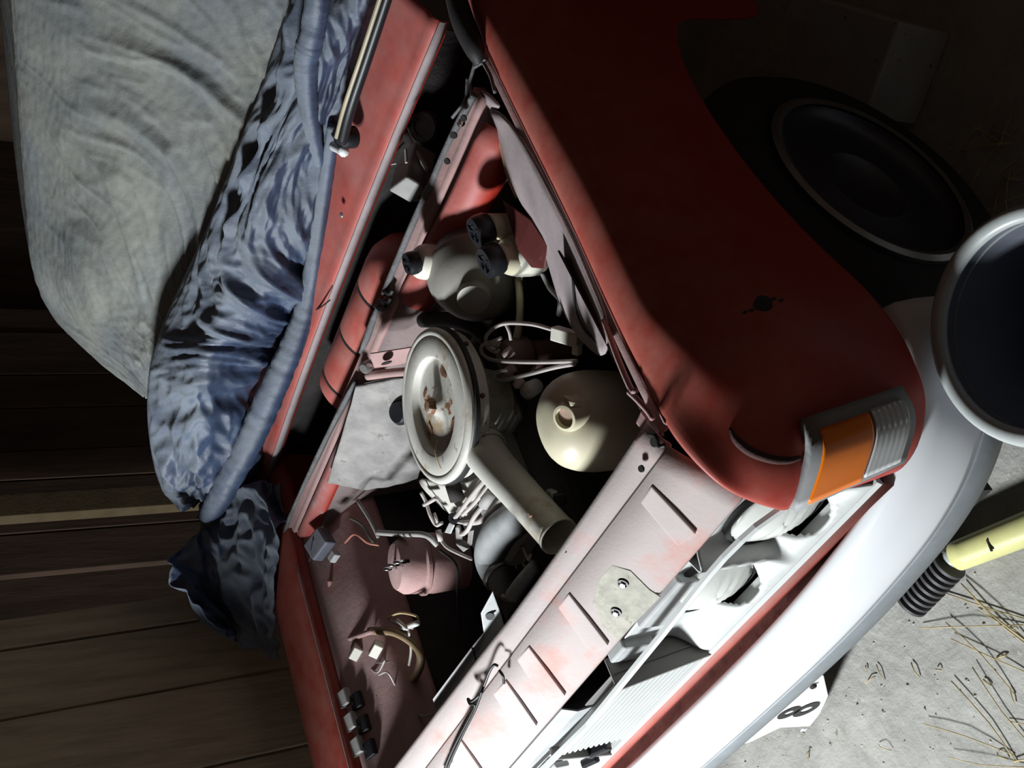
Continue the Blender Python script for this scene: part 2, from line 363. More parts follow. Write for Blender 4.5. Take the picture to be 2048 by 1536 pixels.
# ---- corner lamp wrapped round the nose
T = [V((.704, -.071, .727)), V((.690, -.110, .727)), V((.620, -.140, .722))]
B = [V((.763, -.065, .595)), V((.745, -.098, .580)), V((.700, -.130, .583))]
def lampgrid(u0, u1, v0, v1, off, nu=11, nv=5):
    R_ = []
    for i in range(nv):
        v = v0 + (v1 - v0) * i / (nv - 1); r = []
        for j in range(nu):
            u = u0 + (u1 - u0) * j / (nu - 1)
            a = cr(T, 41)[int(round(u * 40))]; b_ = cr(B, 41)[int(round(u * 40))]
            p = V(a * (1 - v) + b_ * v)
            n = V((0.75 - 0.55 * u, -0.35 - 0.65 * u, 0.18)).normalized()
            r.append(p + n * off)
        R_.append(r)
    return R_
lamp = part(loft('corner_lamp', lampgrid(0, 1, 0, 1, .006), bezel, None, solid=0.016, label='wraparound corner lamp with grey bezel'))
def ribbed(name, u0, u1, v0, v1, mat, rib, lab):
    g = lampgrid(u0, u1, v0, v1, .015, nu=13, nv=25)
    for i, r in enumerate(g):
        for j, p in enumerate(r):
            if rib: r[j] = p + V((0.5, -0.6, 0.1)) * (0.0006 if i % 4 < 2 else 0.0)
    return part(loft(name, g, mat, None, smooth=True, solid=0.004, label=lab), lamp)
ribbed('amber_lens', 0.20, 0.96, 0.10, 0.58, amber, False, 'orange indicator lens')
ribbed('clear_lens', 0.18, 0.93, 0.60, 0.93, clearl, True, 'clear ribbed side light lens')

# ---- front bumper
path = cr([(-.86, -.04), (-.80, -.11), (-.68, -.165), (-.3, -.195), (0, -.200), (.3, -.196), (.5, -.180), (.62, -.158), (.705, -.124), (.762, -.077), (.802, -.012), (.816, .050)], 70)
def brow(prof):
    out = []
    for i in range(len(path)):
        t = path[min(i + 1, len(path) - 1)] - path[max(i - 1, 0)]; n = V((t[1], -t[0])).normalized()
        out.append([V((path[i][0] + n.x * o, path[i][1] + n.y * o, z)) for o, z in prof])
    return out
bum = part(loft('front_bumper', brow([(-.055, .515), (-.042, .540), (-.030, .547), (-.016, .540), (-.004, .512), (.004, .475), (.005, .448), (.003, .434)]), bumpm, None, solid=.003, label='white satin front bumper'))
part(loft('bumper_strip', brow([(.002, .435), (.006, .430), (.006, .405), (.001, .382), (-.010, .370), (-.035, .366)]), bumpstrip, None, solid=.003, label='grey lower edge of the bumper'), bum)

part(loft('bumper_shelf', brow([(-.050, .518), (-.062, .512), (-.078, .508), (-.095, .502)]), M('dusty_shelf', (.34, .33, .32), .85, var=.25, vscale=40, spots=[((.12, .11, .11), 30, .6, .1)], bump=.3), None, solid=.003, label='dusty grey ledge behind the bumper'), bum)
# ---- lower front panel (red strip below the grille) and dark valance behind the bumper
part(loft('lower_front_panel', [[V((x, -.100, .562)), V((x, -.126, .558)), V((x, -.133, .549)), V((x, -.128, .532)), V((x, -.105, .510)), V((x, -.080, .46)), V((x, -.02, .40))] for x in (-.66, -.3, 0, .3, .64)], M('dusty_red_strip', (.36, .07, .05), .6, dust=.8, dustcol=(.42, .24, .21)), None, solid=.003, label='red panel under the grille'))
# ---- grille: frame, slats, headlamps
def topz(x): return float(np.interp(x if x < 0 and abs(x) < .05 else abs(x), [-.05, .0, .30, .45, .52, .57, .614], [.712, .713, .734, .748, .750, .741, .722]))
def gfy(z): return -.134 + (.72 - z) * .05       # the grille face leans back towards its foot
gr = part(loft('grille', [[V((x, -.131, topz(x) + .003)), V((x, -.137, topz(x) + .002)), V((x, -.140, topz(x) - .003)), V((x, -.136, topz(x) - .010)), V((x, -.131, topz(x) - .010))] for x in (-.612, -.595, -.57, -.54, -.50, -.46, -.40, -.30, -.15, 0, .15, .30, .40, .46, .50, .54, .57, .595, .612)], grillem, None, close=True, caps=True, smooth=False, label='white plastic grille frame'))
part(loft('bottom_rail', [[V((x, -.096, .570)), V((x, -.126, .570)), V((x, -.130, .563)), V((x, -.126, .557)), V((x, -.096, .557))] for x in (-.62, -.2, .2, .640)], grillem, None, close=True, caps=True, smooth=False), gr)
sl0 = -.115
for k in range(12):
    z = .704 - k * .0112; y = gfy(z) + .002
    xa = .122 + (.704 - z) * .40
    part(loft('slat', [[V((x, y - .004, z + .0012)), V((x, y + .014, z + .0030)), V((x, y + .014, z - .0010)), V((x, y - .004, z - .0026))] for x in (sl0, xa)], grillem, None, close=True, caps=True, smooth=False), gr)
part(plate('grille_backing', [(sl0, -.112, .72), (.13, -.112, .72), (.19, -.106, .565), (sl0, -.106, .565)], .003, (0, -1, 0), grillegrey), gr)
# slanted divider between slats and lamp panel
part(plate('divider', [(.126, -.138, .722), (.186, -.129, .565), (.186, -.076, .565), (.126, -.082, .722)], .006, (1, 0, .4), grillegrey), gr)
# black box in the broken middle of the grille
part(box('emblem_mount', pix(1192, 1490, y=-.118), (.052, .035, .020), blackp, None, ex=(1, -.15, -.45)), gr)
part(box('emblem_clip', pix(1180, 1522, y=-.128), (.040, .016, .012), blackp, None, ex=(1, -.15, -.35)), gr)
part(box('broken_slat_end', pix(1120, 1532, y=-.135), (.02, .012, .03), grillem, None), gr)
# headlamp panel: scooped sheet with the lamps set deep in it
def sstep(a, b_, x): t = min(1, max(0, (x - a) / (b_ - a))); return t * t * (3 - 2 * t)
def lamp_panel(x0, x1, cen, sg=1):
    nx, nz = 110, 36; vs_ = []; fs = []
    for i in range(nz):
        for j in range(nx):
            z = .728 - (.728 - .566) * i / (nz - 1); xx0 = x0 + (.728 - z) * .40; x = xx0 + (x1 - xx0) * j / (nx - 1)
            z = topz(x) - .006 - (topz(x) - .006 - .566) * i / (nz - 1)
            f = sstep(.570, .622, z) * (1 - .75 * math.exp(-((x - .438) / .011) ** 2)) * (1 - sstep(.590, .625, x))
            yv = gfy(z) + .004 + .046 * f
            for c in cen:
                d = math.hypot(x - c, z - .650)
                if .067 < d < .0775: x = c + (x - c) * .0725 / d; z = .650 + (z - .650) * .0725 / d
            vs_.append((x, yv, z))
    keep = lambda x, z: all(math.hypot(x - c, z - .650) > .0715 for c in cen)
    for i in range(nz - 1):
        for j in range(nx - 1):
            q = (i * nx + j, i * nx + j + 1, (i + 1) * nx + j + 1, (i + 1) * nx + j)
            mx = sum(vs_[a][0] for a in q) / 4; mz = sum(vs_[a][2] for a in q) / 4
            if keep(mx, mz): fs.append(q)
    return mesh('headlamp_panel', [(v[0] * sg, v[1], v[2]) for v in vs_], fs, grillem, None, solid=.003)
part(lamp_panel(.130, .632, (.345, .530)), gr)
part(lamp_panel(.130, .632, (.345, .530), -1), gr)
part(plate('divider', [(-.126, -.138, .722), (-.186, -.129, .565), (-.186, -.076, .565), (-.126, -.082, .722)], .006, (-1, 0, .4), grillegrey), gr)
for c in (.345, .530, -.345, -.530):
    hl = part(lathe('headlamp', [(.040, .070), (.066, .035), (.074, .010), (.074, .0), (.070, -.004), (.069, .004)], (c, -.088, .650), (0, 1, 0), greylight, None, label='round headlamp with grey steel bowl'))
    part(lathe('reflector', [(.069, .004), (.060, .022), (.035, .042), (.0, .050)], (c, -.088, .650), (0, 1, 0), reflector, None, seg=36), hl)
    # ribbed domed lens
    vs_, fs = [], []; nr, na = 9, 40
    for i in range(nr):
        r = .0695 * i / (nr - 1)
        for j in range(na):
            a = 2 * math.pi * j / na; x = r * math.cos(a); z = r * math.sin(a)
            vs_.append((c + x, -.090 - .022 * (1 - (r / .0695) ** 2) + .0016 * math.sin(z * 330), .650 + z))
    for i in range(nr - 1):
        for j in range(na): fs.append((i * na + j, i * na + (j + 1) % na, (i + 1) * na + (j + 1) % na, (i + 1) * na + j))
    part(mesh('lens', vs_, fs, glass, None, solid=.003, label='clear fluted headlamp glass'), hl)
    part(lathe('dark_gasket', [(.0705, -.004), (.0775, -.002), (.0775, .003), (.0705, .003)], (c, -.090, .650), (0, 1, 0), black, None), hl)

# ---- crossmember above the radiator with stamped beads
PO = V((0, -.040, .866)); PE = V((0, -.116, .786)); nS = V((0, -(PO.z - PE.z), (PO.y - PE.y) * 1.0)); nS = V((0, -.080, .076)).normalized()
prof = [(.016, .835), (.010, .872), (.004, .8795), (-.003, .879), (-.030, .870), (-.036, .8635), (-.040, .862), (-.044, .8655), (-.080, .824), (-.114, .788), (-.1165, .783), (-.1155, .778)]
LIPY = lambda x: float(np.interp(x, [-.38, -.18, .0, .14, .26, .41, .6], [.002, .0, -.006, -.014, -.014, -.010, -.004]))
rows = []
for i in range(33):
    x = -.66 + 1.285 * i / 32
    wob = .002 * math.sin(x * 9) + LIPY(x)
    rows.append([V((x, y + (wob if k < 4 else 0), z)) for k, (y, z) in enumerate(prof)])
cross = part(loft('radiator_crossmember', rows, pinkfront, None, solid=.002, label='dusty pink stamped crossmember with worn paint'))
def bead(e):
    # e: four picture points of one stamped bead (left edge top, left edge bottom, right edge bottom, right edge top)
    q = [pixplane(a, b_, PO, nS) for a, b_ in e]
    L0, L1, R1, R0 = q; n = nS
    mid0 = (L0 + R0) / 2; mid1 = (L1 + R1) / 2
    vs_ = [L0 - n * .002, L1 - n * .002, R1 - n * .002, R0 - n * .002]
    ins = lambda p, m, t: p + (m - p) * t
    top = [ins(L0, mid1, .08) * 1.0, ins(L1, mid0, .08), ins(R1, mid0, .08), ins(R0, mid1, .08)]
    c = (L0 + L1 + R1 + R0) / 4
    top = [p + (c - p) * .05 + n * .0030 for p in (L0, L1, R1, R0)]
    top[2] = R1 + n * .0065; top[3] = R0 + n * .0065
    vs_ += top
    fs = [(4, 5, 6, 7), (0, 1, 5, 4), (1, 2, 6, 5), (2, 3, 7, 6), (3, 0, 4, 7)]
    return part(mesh('bead', vs_, fs, pinkfront, None, smooth=False, bevel=.002), cross)
for e in (((1279, 1002), (1358, 1093), (1394, 1062), (1305, 967)), ((1114, 1211), (1187, 1308), (1219, 1285), (1140, 1182)),
          ((1032, 1316), (1096, 1410), (1133, 1386), (1060, 1288)), ((985, 1385), (1046, 1478), (1076, 1446), (1014, 1356)),
          ((893, 1500), (950, 1590), (985, 1565), (924, 1475))):
    bead(e)
# bare patch with two bolt holes
pc = []
for a, b_ in ((1225, 1128), (1262, 1140), (1300, 1178), (1322, 1192), (1290, 1225), (1252, 1262), (1238, 1280), (1205, 1250), (1186, 1205), (1196, 1160)):
    pc.append(pixplane(a, b_, PO, nS) + nS * .0022)
part(plate('bare_patch', pc, .002, nS, baremetal, bevel=.0008, label='greenish bare patch'), cross)
for a, b_ in ((1247, 1165), (1233, 1222)):
    c = pixplane(a, b_, PO, nS) + nS * .0032
    part(lathe('bolt_hole', [(.0, -.004), (.0075, -.004), (.0085, .0012), (.0062, .0014), (.0055, -.002)], c, nS, plblack, None, seg=16), cross)
    part(lathe('bolt_head', [(.0, -.001), (.0042, -.001), (.0042, .0018), (.0, .0022)], c - V((.0015, .001, 0)), nS, steel, None, seg=6), cross)
for a, b_, r in ((1207, 985, .004), (1133, 1100, .004), (1284, 937, .005), (1310, 884, .007)):
    c = pix(a, b_, z=.876); part(lathe('hole', [(.0, .0), (r, .0), (r * .9, .003), (0, .003)], c, (0, -.2, 1), plblack, None, seg=12), cross)
# hidden front of the gap: grey shroud strip and dark radiator
part(loft('air_shroud', [[V((x, -.108, .762)), V((x, -.116, .735)), V((x, -.112, .70))] for x in (-.66, -.30, .02)], greylight, None, solid=.003, smooth=False, label='grey sheet behind the grille'))
part(box('lamp_bracket', (.315, -.086, .700), (.13, .030, .065), greylight, None, bevel=.004))
part(box('lamp_bracket', (.165, -.084, .695), (.05, .030, .060), greylight, None, bevel=.004))
part(box('radiator', (-.08, .040, .52), (.62, .030, .40), dark, None, bevel=.01, label='dark radiator core'))
part(box('radiator_baffle', (0, -.055, .55), (1.28, .008, .40), dark, None, bevel=0))

# ---- inner wings, firewall, plenum, cowl
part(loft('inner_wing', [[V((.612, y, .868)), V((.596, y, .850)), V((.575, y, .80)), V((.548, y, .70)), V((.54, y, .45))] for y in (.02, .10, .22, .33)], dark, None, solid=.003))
iwp = [((975, 215), (1003, 225), .862), ((998, 262), (1045, 275), .850), ((1008, 330), (1080, 338), .835), ((1038, 400), (1118, 408), .825), ((1082, 470), (1152, 474), .820),
       ((1102, 545), (1186, 562), .815), ((1128, 634), (1216, 634), .812), ((1164, 684), (1218, 668), .818), ((1200, 714), (1213, 706), .826)]
iw = [[pix(l[0], l[1], z=zl), pix((l[0] + r[0]) / 2, (l[1] + r[1]) / 2, z=zl * .35 + .868 * .65), pix(r[0], r[1], z=.868)] for l, r, zl in iwp]
gut = []
for y in (-.02, .05, .12, .20, .30, .42, .55, .68, .85):
    xi = float(np.interp(y, [0, .1, .17, .325, .48, .78, 1.6], [.645, .649, .653, .667, .672, .685, .70]))
    gut.append([V((xi - .001, y, .874)), V((xi - .006, y, .864)), V((xi - .016, y, .862)), V((xi - .022, y, .867)), V((xi - .026, y, .860))])
part(loft('fender_gutter', gut, pinkbay, None, solid=.002, label='dusty rain gutter along the fender'))
part(loft('inner_wing_flange', iw, M('dusty_mauve_sheet', (0.33, 0.27, 0.275), 0.75, dust=.4, dustcol=(.42, .37, .37), bump=.1), None, sub=1, solid=.003, label='dusty grey-pink inner wing sheet'))
part(tube('flange_edge', [pix(1142, 500, z=.856), pix(1146, 560, z=.852), pix(1152, 620, z=.845), pix(1170, 660, z=.846), pix(1206, 694, z=.850)], .0022, black, None, seg=8))
# far wing
part(loft('far_fender', [[V((-.600, y, .845)), V((-.612, y, .880)), V((-.625, y, .884)), V((-.735, y, .914)), V((-.780, y, .900)), V((-.802, y, .84)), V((-.80, y, .70)), V((-.80, y, .50))] for y in (1.6, 1.0, .7, .4, .1, .0)] + [[V((-.605, -.08, .78)), V((-.612, -.085, .815)), V((-.625, -.087, .818)), V((-.70, -.085, .815)), V((-.735, -.080, .79)), V((-.765, -.07, .74)), V((-.775, -.065, .65)), V((-.775, -.06, .52))], [V((-.605, -.12, .72)), V((-.612, -.136, .73)), V((-.625, -.137, .728)), V((-.66, -.136, .724)), V((-.68, -.132, .71)), V((-.70, -.128, .67)), V((-.705, -.124, .60)), V((-.705, -.12, .52))]], red, None, sub=1, solid=.003, label='far red front fender in shadow'))
part(tube('gutter_edge', [(-.612, -.05, .884), (-.613, .3, .884), (-.615, .60, .884)], .003, pinkbay, None, seg=6))
ledge = []
for y in (-.02, .1, .25, .36, .45, .52, .60, .66):
    bulge = .02 * math.exp(-((y - .42) / .10) ** 2)
    ledge.append([V((-.600, y, .862)), V((-.575, y, .845)), V((-.55, y, .826 + bulge)), V((-.49, y, .805 + bulge)), V((-.455, y, .79 + bulge)), V((-.438, y, .752)), V((-.434, y, .735))])
part(loft('far_wing_lower_shade', [[V((-.437, y, .738)), V((-.42, y, .60)), V((-.42, y, .40))] for y in (-.02, .3, .66)], dark, None, solid=.003))  # lower wing split off in a dark colour: bay shade painted in
far_w = part(loft('far_inner_wing', ledge, pinkbay, None, sub=1, solid=.003, label='dusty pink inner wing with pressed steps'))
for (a, b_), (c, d) in (((622, 1262), (700, 1232)), ((640, 1300), (745, 1262)), ((660, 1160), (668, 1196)), ((636, 1140), (662, 1182))):
    p, q = pix(a, b_, z=.842), pix(c, d, z=.826)
    part(tube('pressed_rib', [p, (p + q) / 2 + V((0, 0, .003)), q], .006, pinkbay, None, seg=8), far_w)
# firewall
fw_rows = []
for i in range(29):
    x = -.62 + 1.235 * i / 28
    fw_rows.append([V((x, .690, .868)), V((x, .672, .862)), V((x, .650, .842)), V((x, .640, .80)), V((x, .648, .745)), V((x, .655, .60)), V((x, .655, .30))])
fw = part(loft('firewall', fw_rows, M('mauve_firewall', (.20, .145, .14), .8, var=.25, vscale=10, dust=.5, dustcol=(.36, .30, .30), spots=[((.34, .06, .04), 6, .66, .1), ((.05, .035, .035), 8, .60, .1)], bump=.2), None, solid=.003, label='red firewall half covered in grey dust'))
part(loft('bulkhead_beam', [[V((x, .668 - d, .872)), V((x, .650 - d, .866)), V((x, .634 - d, .846)), V((x, .630 - d, .818)), V((x, .644 - d, .792)), V((x, .66, .785))] for x, d in ((.17, -.012), (.22, -.006), (.28, .0), (.40, .012), (.52, .016), (.60, .010))], M('red_beam', (.42, .032, .018), .45, dust=.42, dustcol=(.40, .30, .28), dscale=14), None, sub=1, solid=.003, label='red beam under the bulkhead lip'))
part(loft('bulkhead_ledge', [[V((x, .668, .870)), V((x, .655, .862)), V((x, .645, .845)), V((x, .650, .828))] for x in (-.60, -.45, -.30, -.18)], redbay, None, solid=.003))
part(loft('corner_shade_sheet', [[V((x, .60, z)) for z in (.79, .70, .50)] for x in (.40, .50, .60)], dark, None, solid=.003))  # made-up dark sheet, stands in for shade in the near corner
# dented heat-shield pad on the firewall
def fd(u, v, p): return .010 * noise.noise(p * 9) + .006 * noise.noise(p * 26)
pad = surf([[pix(712, 775, y=.632), pix(775, 760, y=.630), pix(835, 745, y=.625), pix(850, 740, y=.62)],
            [pix(690, 850, y=.630), pix(760, 840, y=.610), pix(840, 820, y=.600), pix(870, 820, y=.60)],
            [pix(668, 920, y=.630), pix(740, 920, y=.605), pix(810, 915, y=.590), pix(850, 905, y=.58)],
            [pix(655, 962, y=.632), pix(735, 975, y=.610), pix(800, 968, y=.595), pix(835, 955, y=.59)]], 50, 50, (fd, False))
part(loft('heat_shield_pad', pad, firew, None, solid=.004, label='grey dented heat shield on the firewall'))
part(loft('firewall_brace', [[pix(655, 745 + 0, y=.64) + V((0, 0, 0)), pix(0 + 655, 775, y=.64)]] * 1 + [[pix(700, 740, y=.64), pix(700, 770, y=.64)]], redbay, None, solid=.003)) if False else None
# slotted brace behind the air cleaner
br = part(plate('slotted_brace', [pix(740, 708, y=.60), pix(830, 694, y=.54), pix(832, 722, y=.54), pix(745, 742, y=.60)], .004, (0, -1, .6), pinkbay, label='slotted steel brace'))
for a, b_ in ((777, 722), (822, 716)):
    c = pix(a, b_, y=.57) + V((.0, -.006, .006))
    ring = [c + V((.016 * math.cos(t), 0, .007 * math.sin(t))) + V((0, .01 * -math.cos(t), 0)) for t in [k * math.pi / 7 for k in range(14)]]
    part(plate('slot', ring, .003, (0, -1, .6), plblack, bevel=0), br)
part(tube('brace_rod', [pix(735, 752, y=.60), pix(780, 746, y=.57), pix(830, 742, y=.54)], .0085, pinkbay, None))
part(tube('brace_line', [pix(728, 766, y=.60), pix(770, 757, y=.58), pix(830, 755, y=.54)], .0018, wireb, None, seg=6))
part(lathe('brace_stud', [(0, -.01), (.011, -.01), (.012, .008), (.008, .014), (0, .014)], pix(734, 733, y=.60), (.2, -.6, .8), steel, None, seg=16))

# bulkhead lip with the rubber seal lying in the channel
ch = []
for i in range(40):
    x = -.625 + 1.25 * i / 39
    ch.append([V((x, .706, .858)), V((x, .704, .880)), V((x, .699, .8815)), V((x, .692, .874)), V((x, .685, .874)), V((x, .678, .872)), V((x, .674, .862))])
chan = part(loft('bulkhead_channel', ch, pinkbay, None, solid=.002, label='dusty lip of the bulkhead'))
def sealseg(pts, r): return part(tube('bonnet_seal', pts, r, seal, None, seg=8, n=40, label='perished grey rubber bonnet seal'))
sg = lambda l: [pix(a, b_, z=.882) for a, b_ in l]
sealseg(sg([(948, 190), (925, 232), (892, 300), (862, 372), (830, 440), (800, 512), (778, 565), (768, 588)]), [.006, .0075, .007, .008, .0075, .008, .008, .006])
sealseg(sg([(760, 610), (748, 640), (735, 675), (722, 705)]), [.006, .0085, .008, .005])
sealseg(sg([(712, 762), (692, 800), (660, 862), (630, 925), (600, 990), (575, 1050), (570, 1075)]), [.005, .007, .006, .0065, .006, .007, .006])
for l in ([(952, 120), (940, 165), (944, 195)], [(962, 118), (980, 150), (990, 185)], [(948, 135), (968, 122), (972, 118)], [(935, 155), (930, 200), (905, 235)]):
    part(tube('torn_seal_strip', [pix(a, b_, z=.888) for a, b_ in l], .0032, seal, None, seg=6))
for l in ([(758, 600), (775, 606), (782, 596)], [(766, 582), (780, 588), (786, 580)], [(750, 612), (765, 620), (772, 612)]):
    part(tube('torn_seal_end', [pix(a, b_, z=.886) for a, b_ in l], .004, black, None, seg=6))
# corner bracket where seal meets fender
part(loft('corner_gusset', [[pix(950, 178, z=.875), pix(975, 182, z=.870), pix(993, 205, z=.872)], [pix(942, 205, z=.868), pix(968, 222, z=.852), pix(1000, 213, z=.868)], [pix(958, 225, z=.86), pix(975, 226, z=.85), pix(1000, 219, z=.862)]], M('dusty_mauve_sheet', (0, 0, 0)), None, sub=1, solid=.004))
part(tube('hinge_rubber', [pix(905, -30, z=.915), pix(925, 40, z=.91), pix(948, 95, z=.90), pix(960, 128, z=.89)], [.016, .019, .017, .009], black, None, seg=12, label='black rubber at the bonnet hinge'))
part(tube('yellow_washer_hose', [pix(970, 228, z=.85), pix(990, 240, z=.845), pix(1003, 290, z=.84), pix(1015, 345, z=.83), pix(1035, 395, z=.82)], .0038, wirecol, None, seg=8, label='yellowed thin hose'))
part(lathe('bright_stud', [(0, 0), (.007, 0), (.007, .004), (.004, .009), (0, .010)], pix(923, 245, y=.672), (0, -.7, .7), chrome, None, seg=12))
for a, b_ in ((928, 236), (909, 270), (895, 322)):
    part(lathe('panel_hole', [(0, 0), (.006, 0), (.0055, .003), (0, .003)], pix(a, b_, y=.664), (0, -.6, .8), plblack, None, seg=10))

# plenum trough and cowl top
part(loft('plenum_trough', [[V((x, .700, .870)), V((x, .712, .80)), V((x, .73, .74)), V((x, .86, .73)), V((x, .905, .76)), V((x, .92, .885))] for x in (-.61, -.2, .2, .60)], dark, None, solid=.003))
cw = []
for i in range(25):
    t = i / 24; x = -.66 + 1.30 * t
    yb = .888 - .022 * (x / .65) ** 2
    cw.append([V((x, yb + .006, .872)), V((x, yb, .893)), V((x, yb + .006, .903)), V((x, yb + .028, .908)), V((x, yb + .033, .914)), V((x, yb + .09, .934)), V((x, yb + .17, .958)), V((x, yb + .24, .972))])
cowl = part(loft('cowl_panel', cw, redcowl, None, solid=.003, sub=1, label='red cowl panel under the windscreen'))
part(loft('cowl_lip', [[V((x, .888 - .022 * (x / .65) ** 2 - .0015, .896)), V((x, .888 - .022 * (x / .65) ** 2 - .002, .888)), V((x, .888 - .022 * (x / .65) ** 2 + .004, .876))] for x in [-.66 + 1.30 * i / 16 for i in range(17)]], M('dusty_mauve_sheet', (0, 0, 0)), None, solid=.002), cowl)
part(lathe('cowl_screw', [(0, 0), (.006, 0), (.005, .003), (0, .004)], pix(683, 430, z=.925), (0, -.2, 1), steel, None, seg=10), cowl)
part(tube('cowl_scratch', [pix(660, 600, z=.905), pix(645, 612, z=.905), pix(632, 620, z=.905)], .0016, wireb, None, seg=5), cowl)
# heater duct: ribbed red cylinder with dark grooves
prof = [(0, -.245), (.040, -.244), (.072, -.236), (.082, -.222)]
for k, g in enumerate((-.185, -.055, .075)):
    prof += [(.0845, g - .006), (.0810, g), (.0845, g + .006)]
prof += [(.0845, .120), (.082, .150), (.067, .180), (.037, .198), (0, .204)]
duct = part(lathe('heater_duct', prof, (-.01, .800, .800), (1, 0, 0), M('red_duct', (0.46, 0.045, 0.022), 0.42, dust=.55, dustcol=(.46, .28, .25), dscale=13), None, seg=44, label='dusty red heater duct with three dark seams'))
for g in (-.185, -.055, .075):
    part(lathe('seam_band', [(.0800, -.003), (.0838, -.003), (.0838, .003), (.0800, .003)], (-.01 + g, .800, .800), (1, 0, 0), plblack, None, seg=44), duct)
# wiper spindle, arm and blade on the cowl
wp = part(tube('wiper_arm', [pix(683, 282, z=.972), pix(700, 215, z=.985), pix(735, 110, z=.99), pix(785, -40, z=.995)], [.012, .0115, .011, .010], blackp, None, seg=10, label='wiper arm with cream stripe'))
part(tube('cream_stripe', [pix(673, 275, z=.985), pix(690, 210, z=.997), pix(724, 108, z=1.001), pix(772, -40, z=1.006)], .0045, M('cream_metal', (.42, .36, .25), .4), None, seg=8), wp)
part(lathe('wiper_pivot', [(0, -.02), (.021, -.02), (.021, .008), (.014, .016), (0, .016)], pix(690, 275, z=.962), (0, -.25, 1), blackp, None, seg=20), wp)
part(tube('wiper_nut', [pix(668, 292, z=.965), pix(678, 298, z=.967), pix(688, 303, z=.965)], [.010, .009, .011], M('bright_nut', (.97, .97, .97), .3, metal=.0), None, seg=10, label='bright chrome wiper nut'), wp)
# things sunk in the plenum near the fender
fc = part(lathe('filler_cap', [(0, -.02), (.031, -.02), (.031, .004), (.027, .010), (.018, .010), (.016, .006), (0, .006)], pix(849, 254, z=.840), (.25, -.55, .75), M('grey_black_cap', (.06, .065, .075), .45, dust=.4, dustcol=(.25, .25, .27)), None, seg=32, label='round grey-black filler cap'))
reg = part(box('regulator_box', pix(826, 345, y=.815), (.085, .060, .050), greym, None, ex=(.30, .75, -.30), ey=(-.9, .3, .2), bevel=.004, label='grey metal regulator box'))
part(box('regulator_clip', pix(812, 312, y=.79), (.026, .006, .004), greylight, None, ex=(.5, .75, 0), bevel=.001), reg)
part(lathe('regulator_rivet', [(0, 0), (.004, 0), (.003, .003), (0, .003)], pix(820, 352, y=.785), (.3, -.5, .8), chrome, None, seg=10), reg)
part(box('regulator_foot', pix(832, 388, y=.80), (.03, .02, .012), greylight, None, ex=(.3, .75, -.3)), reg)
part(tube('regulator_cable', [pix(806, 252, z=.865), pix(825, 290, z=.865), pix(842, 318, z=.862), pix(856, 342, z=.860)], .0045, greym, None, seg=8))
part(tube('white_wire', [pix(770, 332, z=.87), pix(785, 328, z=.865), pix(800, 326, z=.86)], .002, wirew, None, seg=6))

# ---- brake booster, master cylinder, reservoirs
bc = pix(952, 562, z=.815)
bax = V((.10, -.85, .42)).normalized()
bst = part(lathe('brake_booster', [(0, -.10), (.070, -.10), (.083, -.075), (.085, -.02), (.088, -.016), (.088, -.008), (.083, -.002), (.072, .020), (.055, .036), (.030, .044), (.028, .062), (0, .064)], bc, bax, boost, None, seg=48, label='dusty grey brake booster dome'))
mc = pix(1046, 522, z=.785)
mres = part(loft('brake_reservoir', [[mc + V((a * sx, b_ * sy, h)) for a, b_ in ((-.034, -.028), (.020, -.036), (.048, -.014), (.050, .030), (.020, .062), (-.028, .055), (-.040, .02))] for sx, sy, h in ((.55, .6, -.045), (.72, .75, -.030), (.8, .8, .0), (.8, .8, .018), (.68, .7, .034), (.45, .45, .042))], whitepl, None, close=True, caps=True, sub=2, label='yellowed white brake fluid reservoir'))
def capped(parent, p, r, ax, h=.026):
    c = part(lathe('cap', [(0, -.004), (r * .9, -.004), (r, .002), (r, h * .7), (r * .92, h), (r * .6, h), (r * .55, h * .85), (0, h * .85)], p, ax, blackp, None, seg=28, label='black screw cap'), parent)
    for k in range(3):
        a = k * 2.1; e = V(ax).normalized(); s = e.cross(V((1, 0, 0))).normalized(); t = e.cross(s)
        part(box('cap_rib', V(p) + e * h + (s * math.cos(a) + t * math.sin(a)) * r * .45, (r * .5, .004, .003), blackp, None, ex=tuple(s * math.cos(a) + t * math.sin(a)), ey=tuple(e), bevel=.001), parent)
    return c
ax1 = V((-.35, -.20, .92))
part(tube('filler_neck', [pix(1012, 455, z=.805), pix(990, 452, z=.83), pix(976, 452, z=.845)], [.024, .021, .021], cream, None, seg=18), mres)
part(tube('filler_neck', [pix(1030, 520, z=.80), pix(1006, 518, z=.83), pix(994, 516, z=.845)], [.026, .0235, .0235], cream, None, seg=18), mres)
capped(mres, pix(975, 456, z=.846), .0275, ax1); capped(mres, pix(996, 516, z=.846), .0275, ax1)
part(loft('reservoir_body', [[pix(1000, 420, z=.80), pix(1030, 440, z=.79), pix(1062, 500, z=.78), pix(1045, 520, z=.80)], [pix(1000, 420, z=.76), pix(1030, 440, z=.75), pix(1062, 500, z=.74), pix(1045, 520, z=.76)]], cream, None, close=True, caps=True, sub=1), mres)
part(lathe('float_ring', [(.022, -.004), (.030, -.004), (.030, .004), (.022, .004), (.022, -.004)], pix(978, 540, z=.815), ax1, whitepl, None, seg=28), mres)
part(box('reservoir_clamp', pix(1050, 548, z=.772), (.022, .018, .02), chrome, None, ex=(.8, .4, -.2), bevel=.003), mres)
part(box('clamp_band', pix(1035, 548, z=.775), (.008, .03, .03), steel, None, ex=(.8, .4, -.2), bevel=.002), mres)
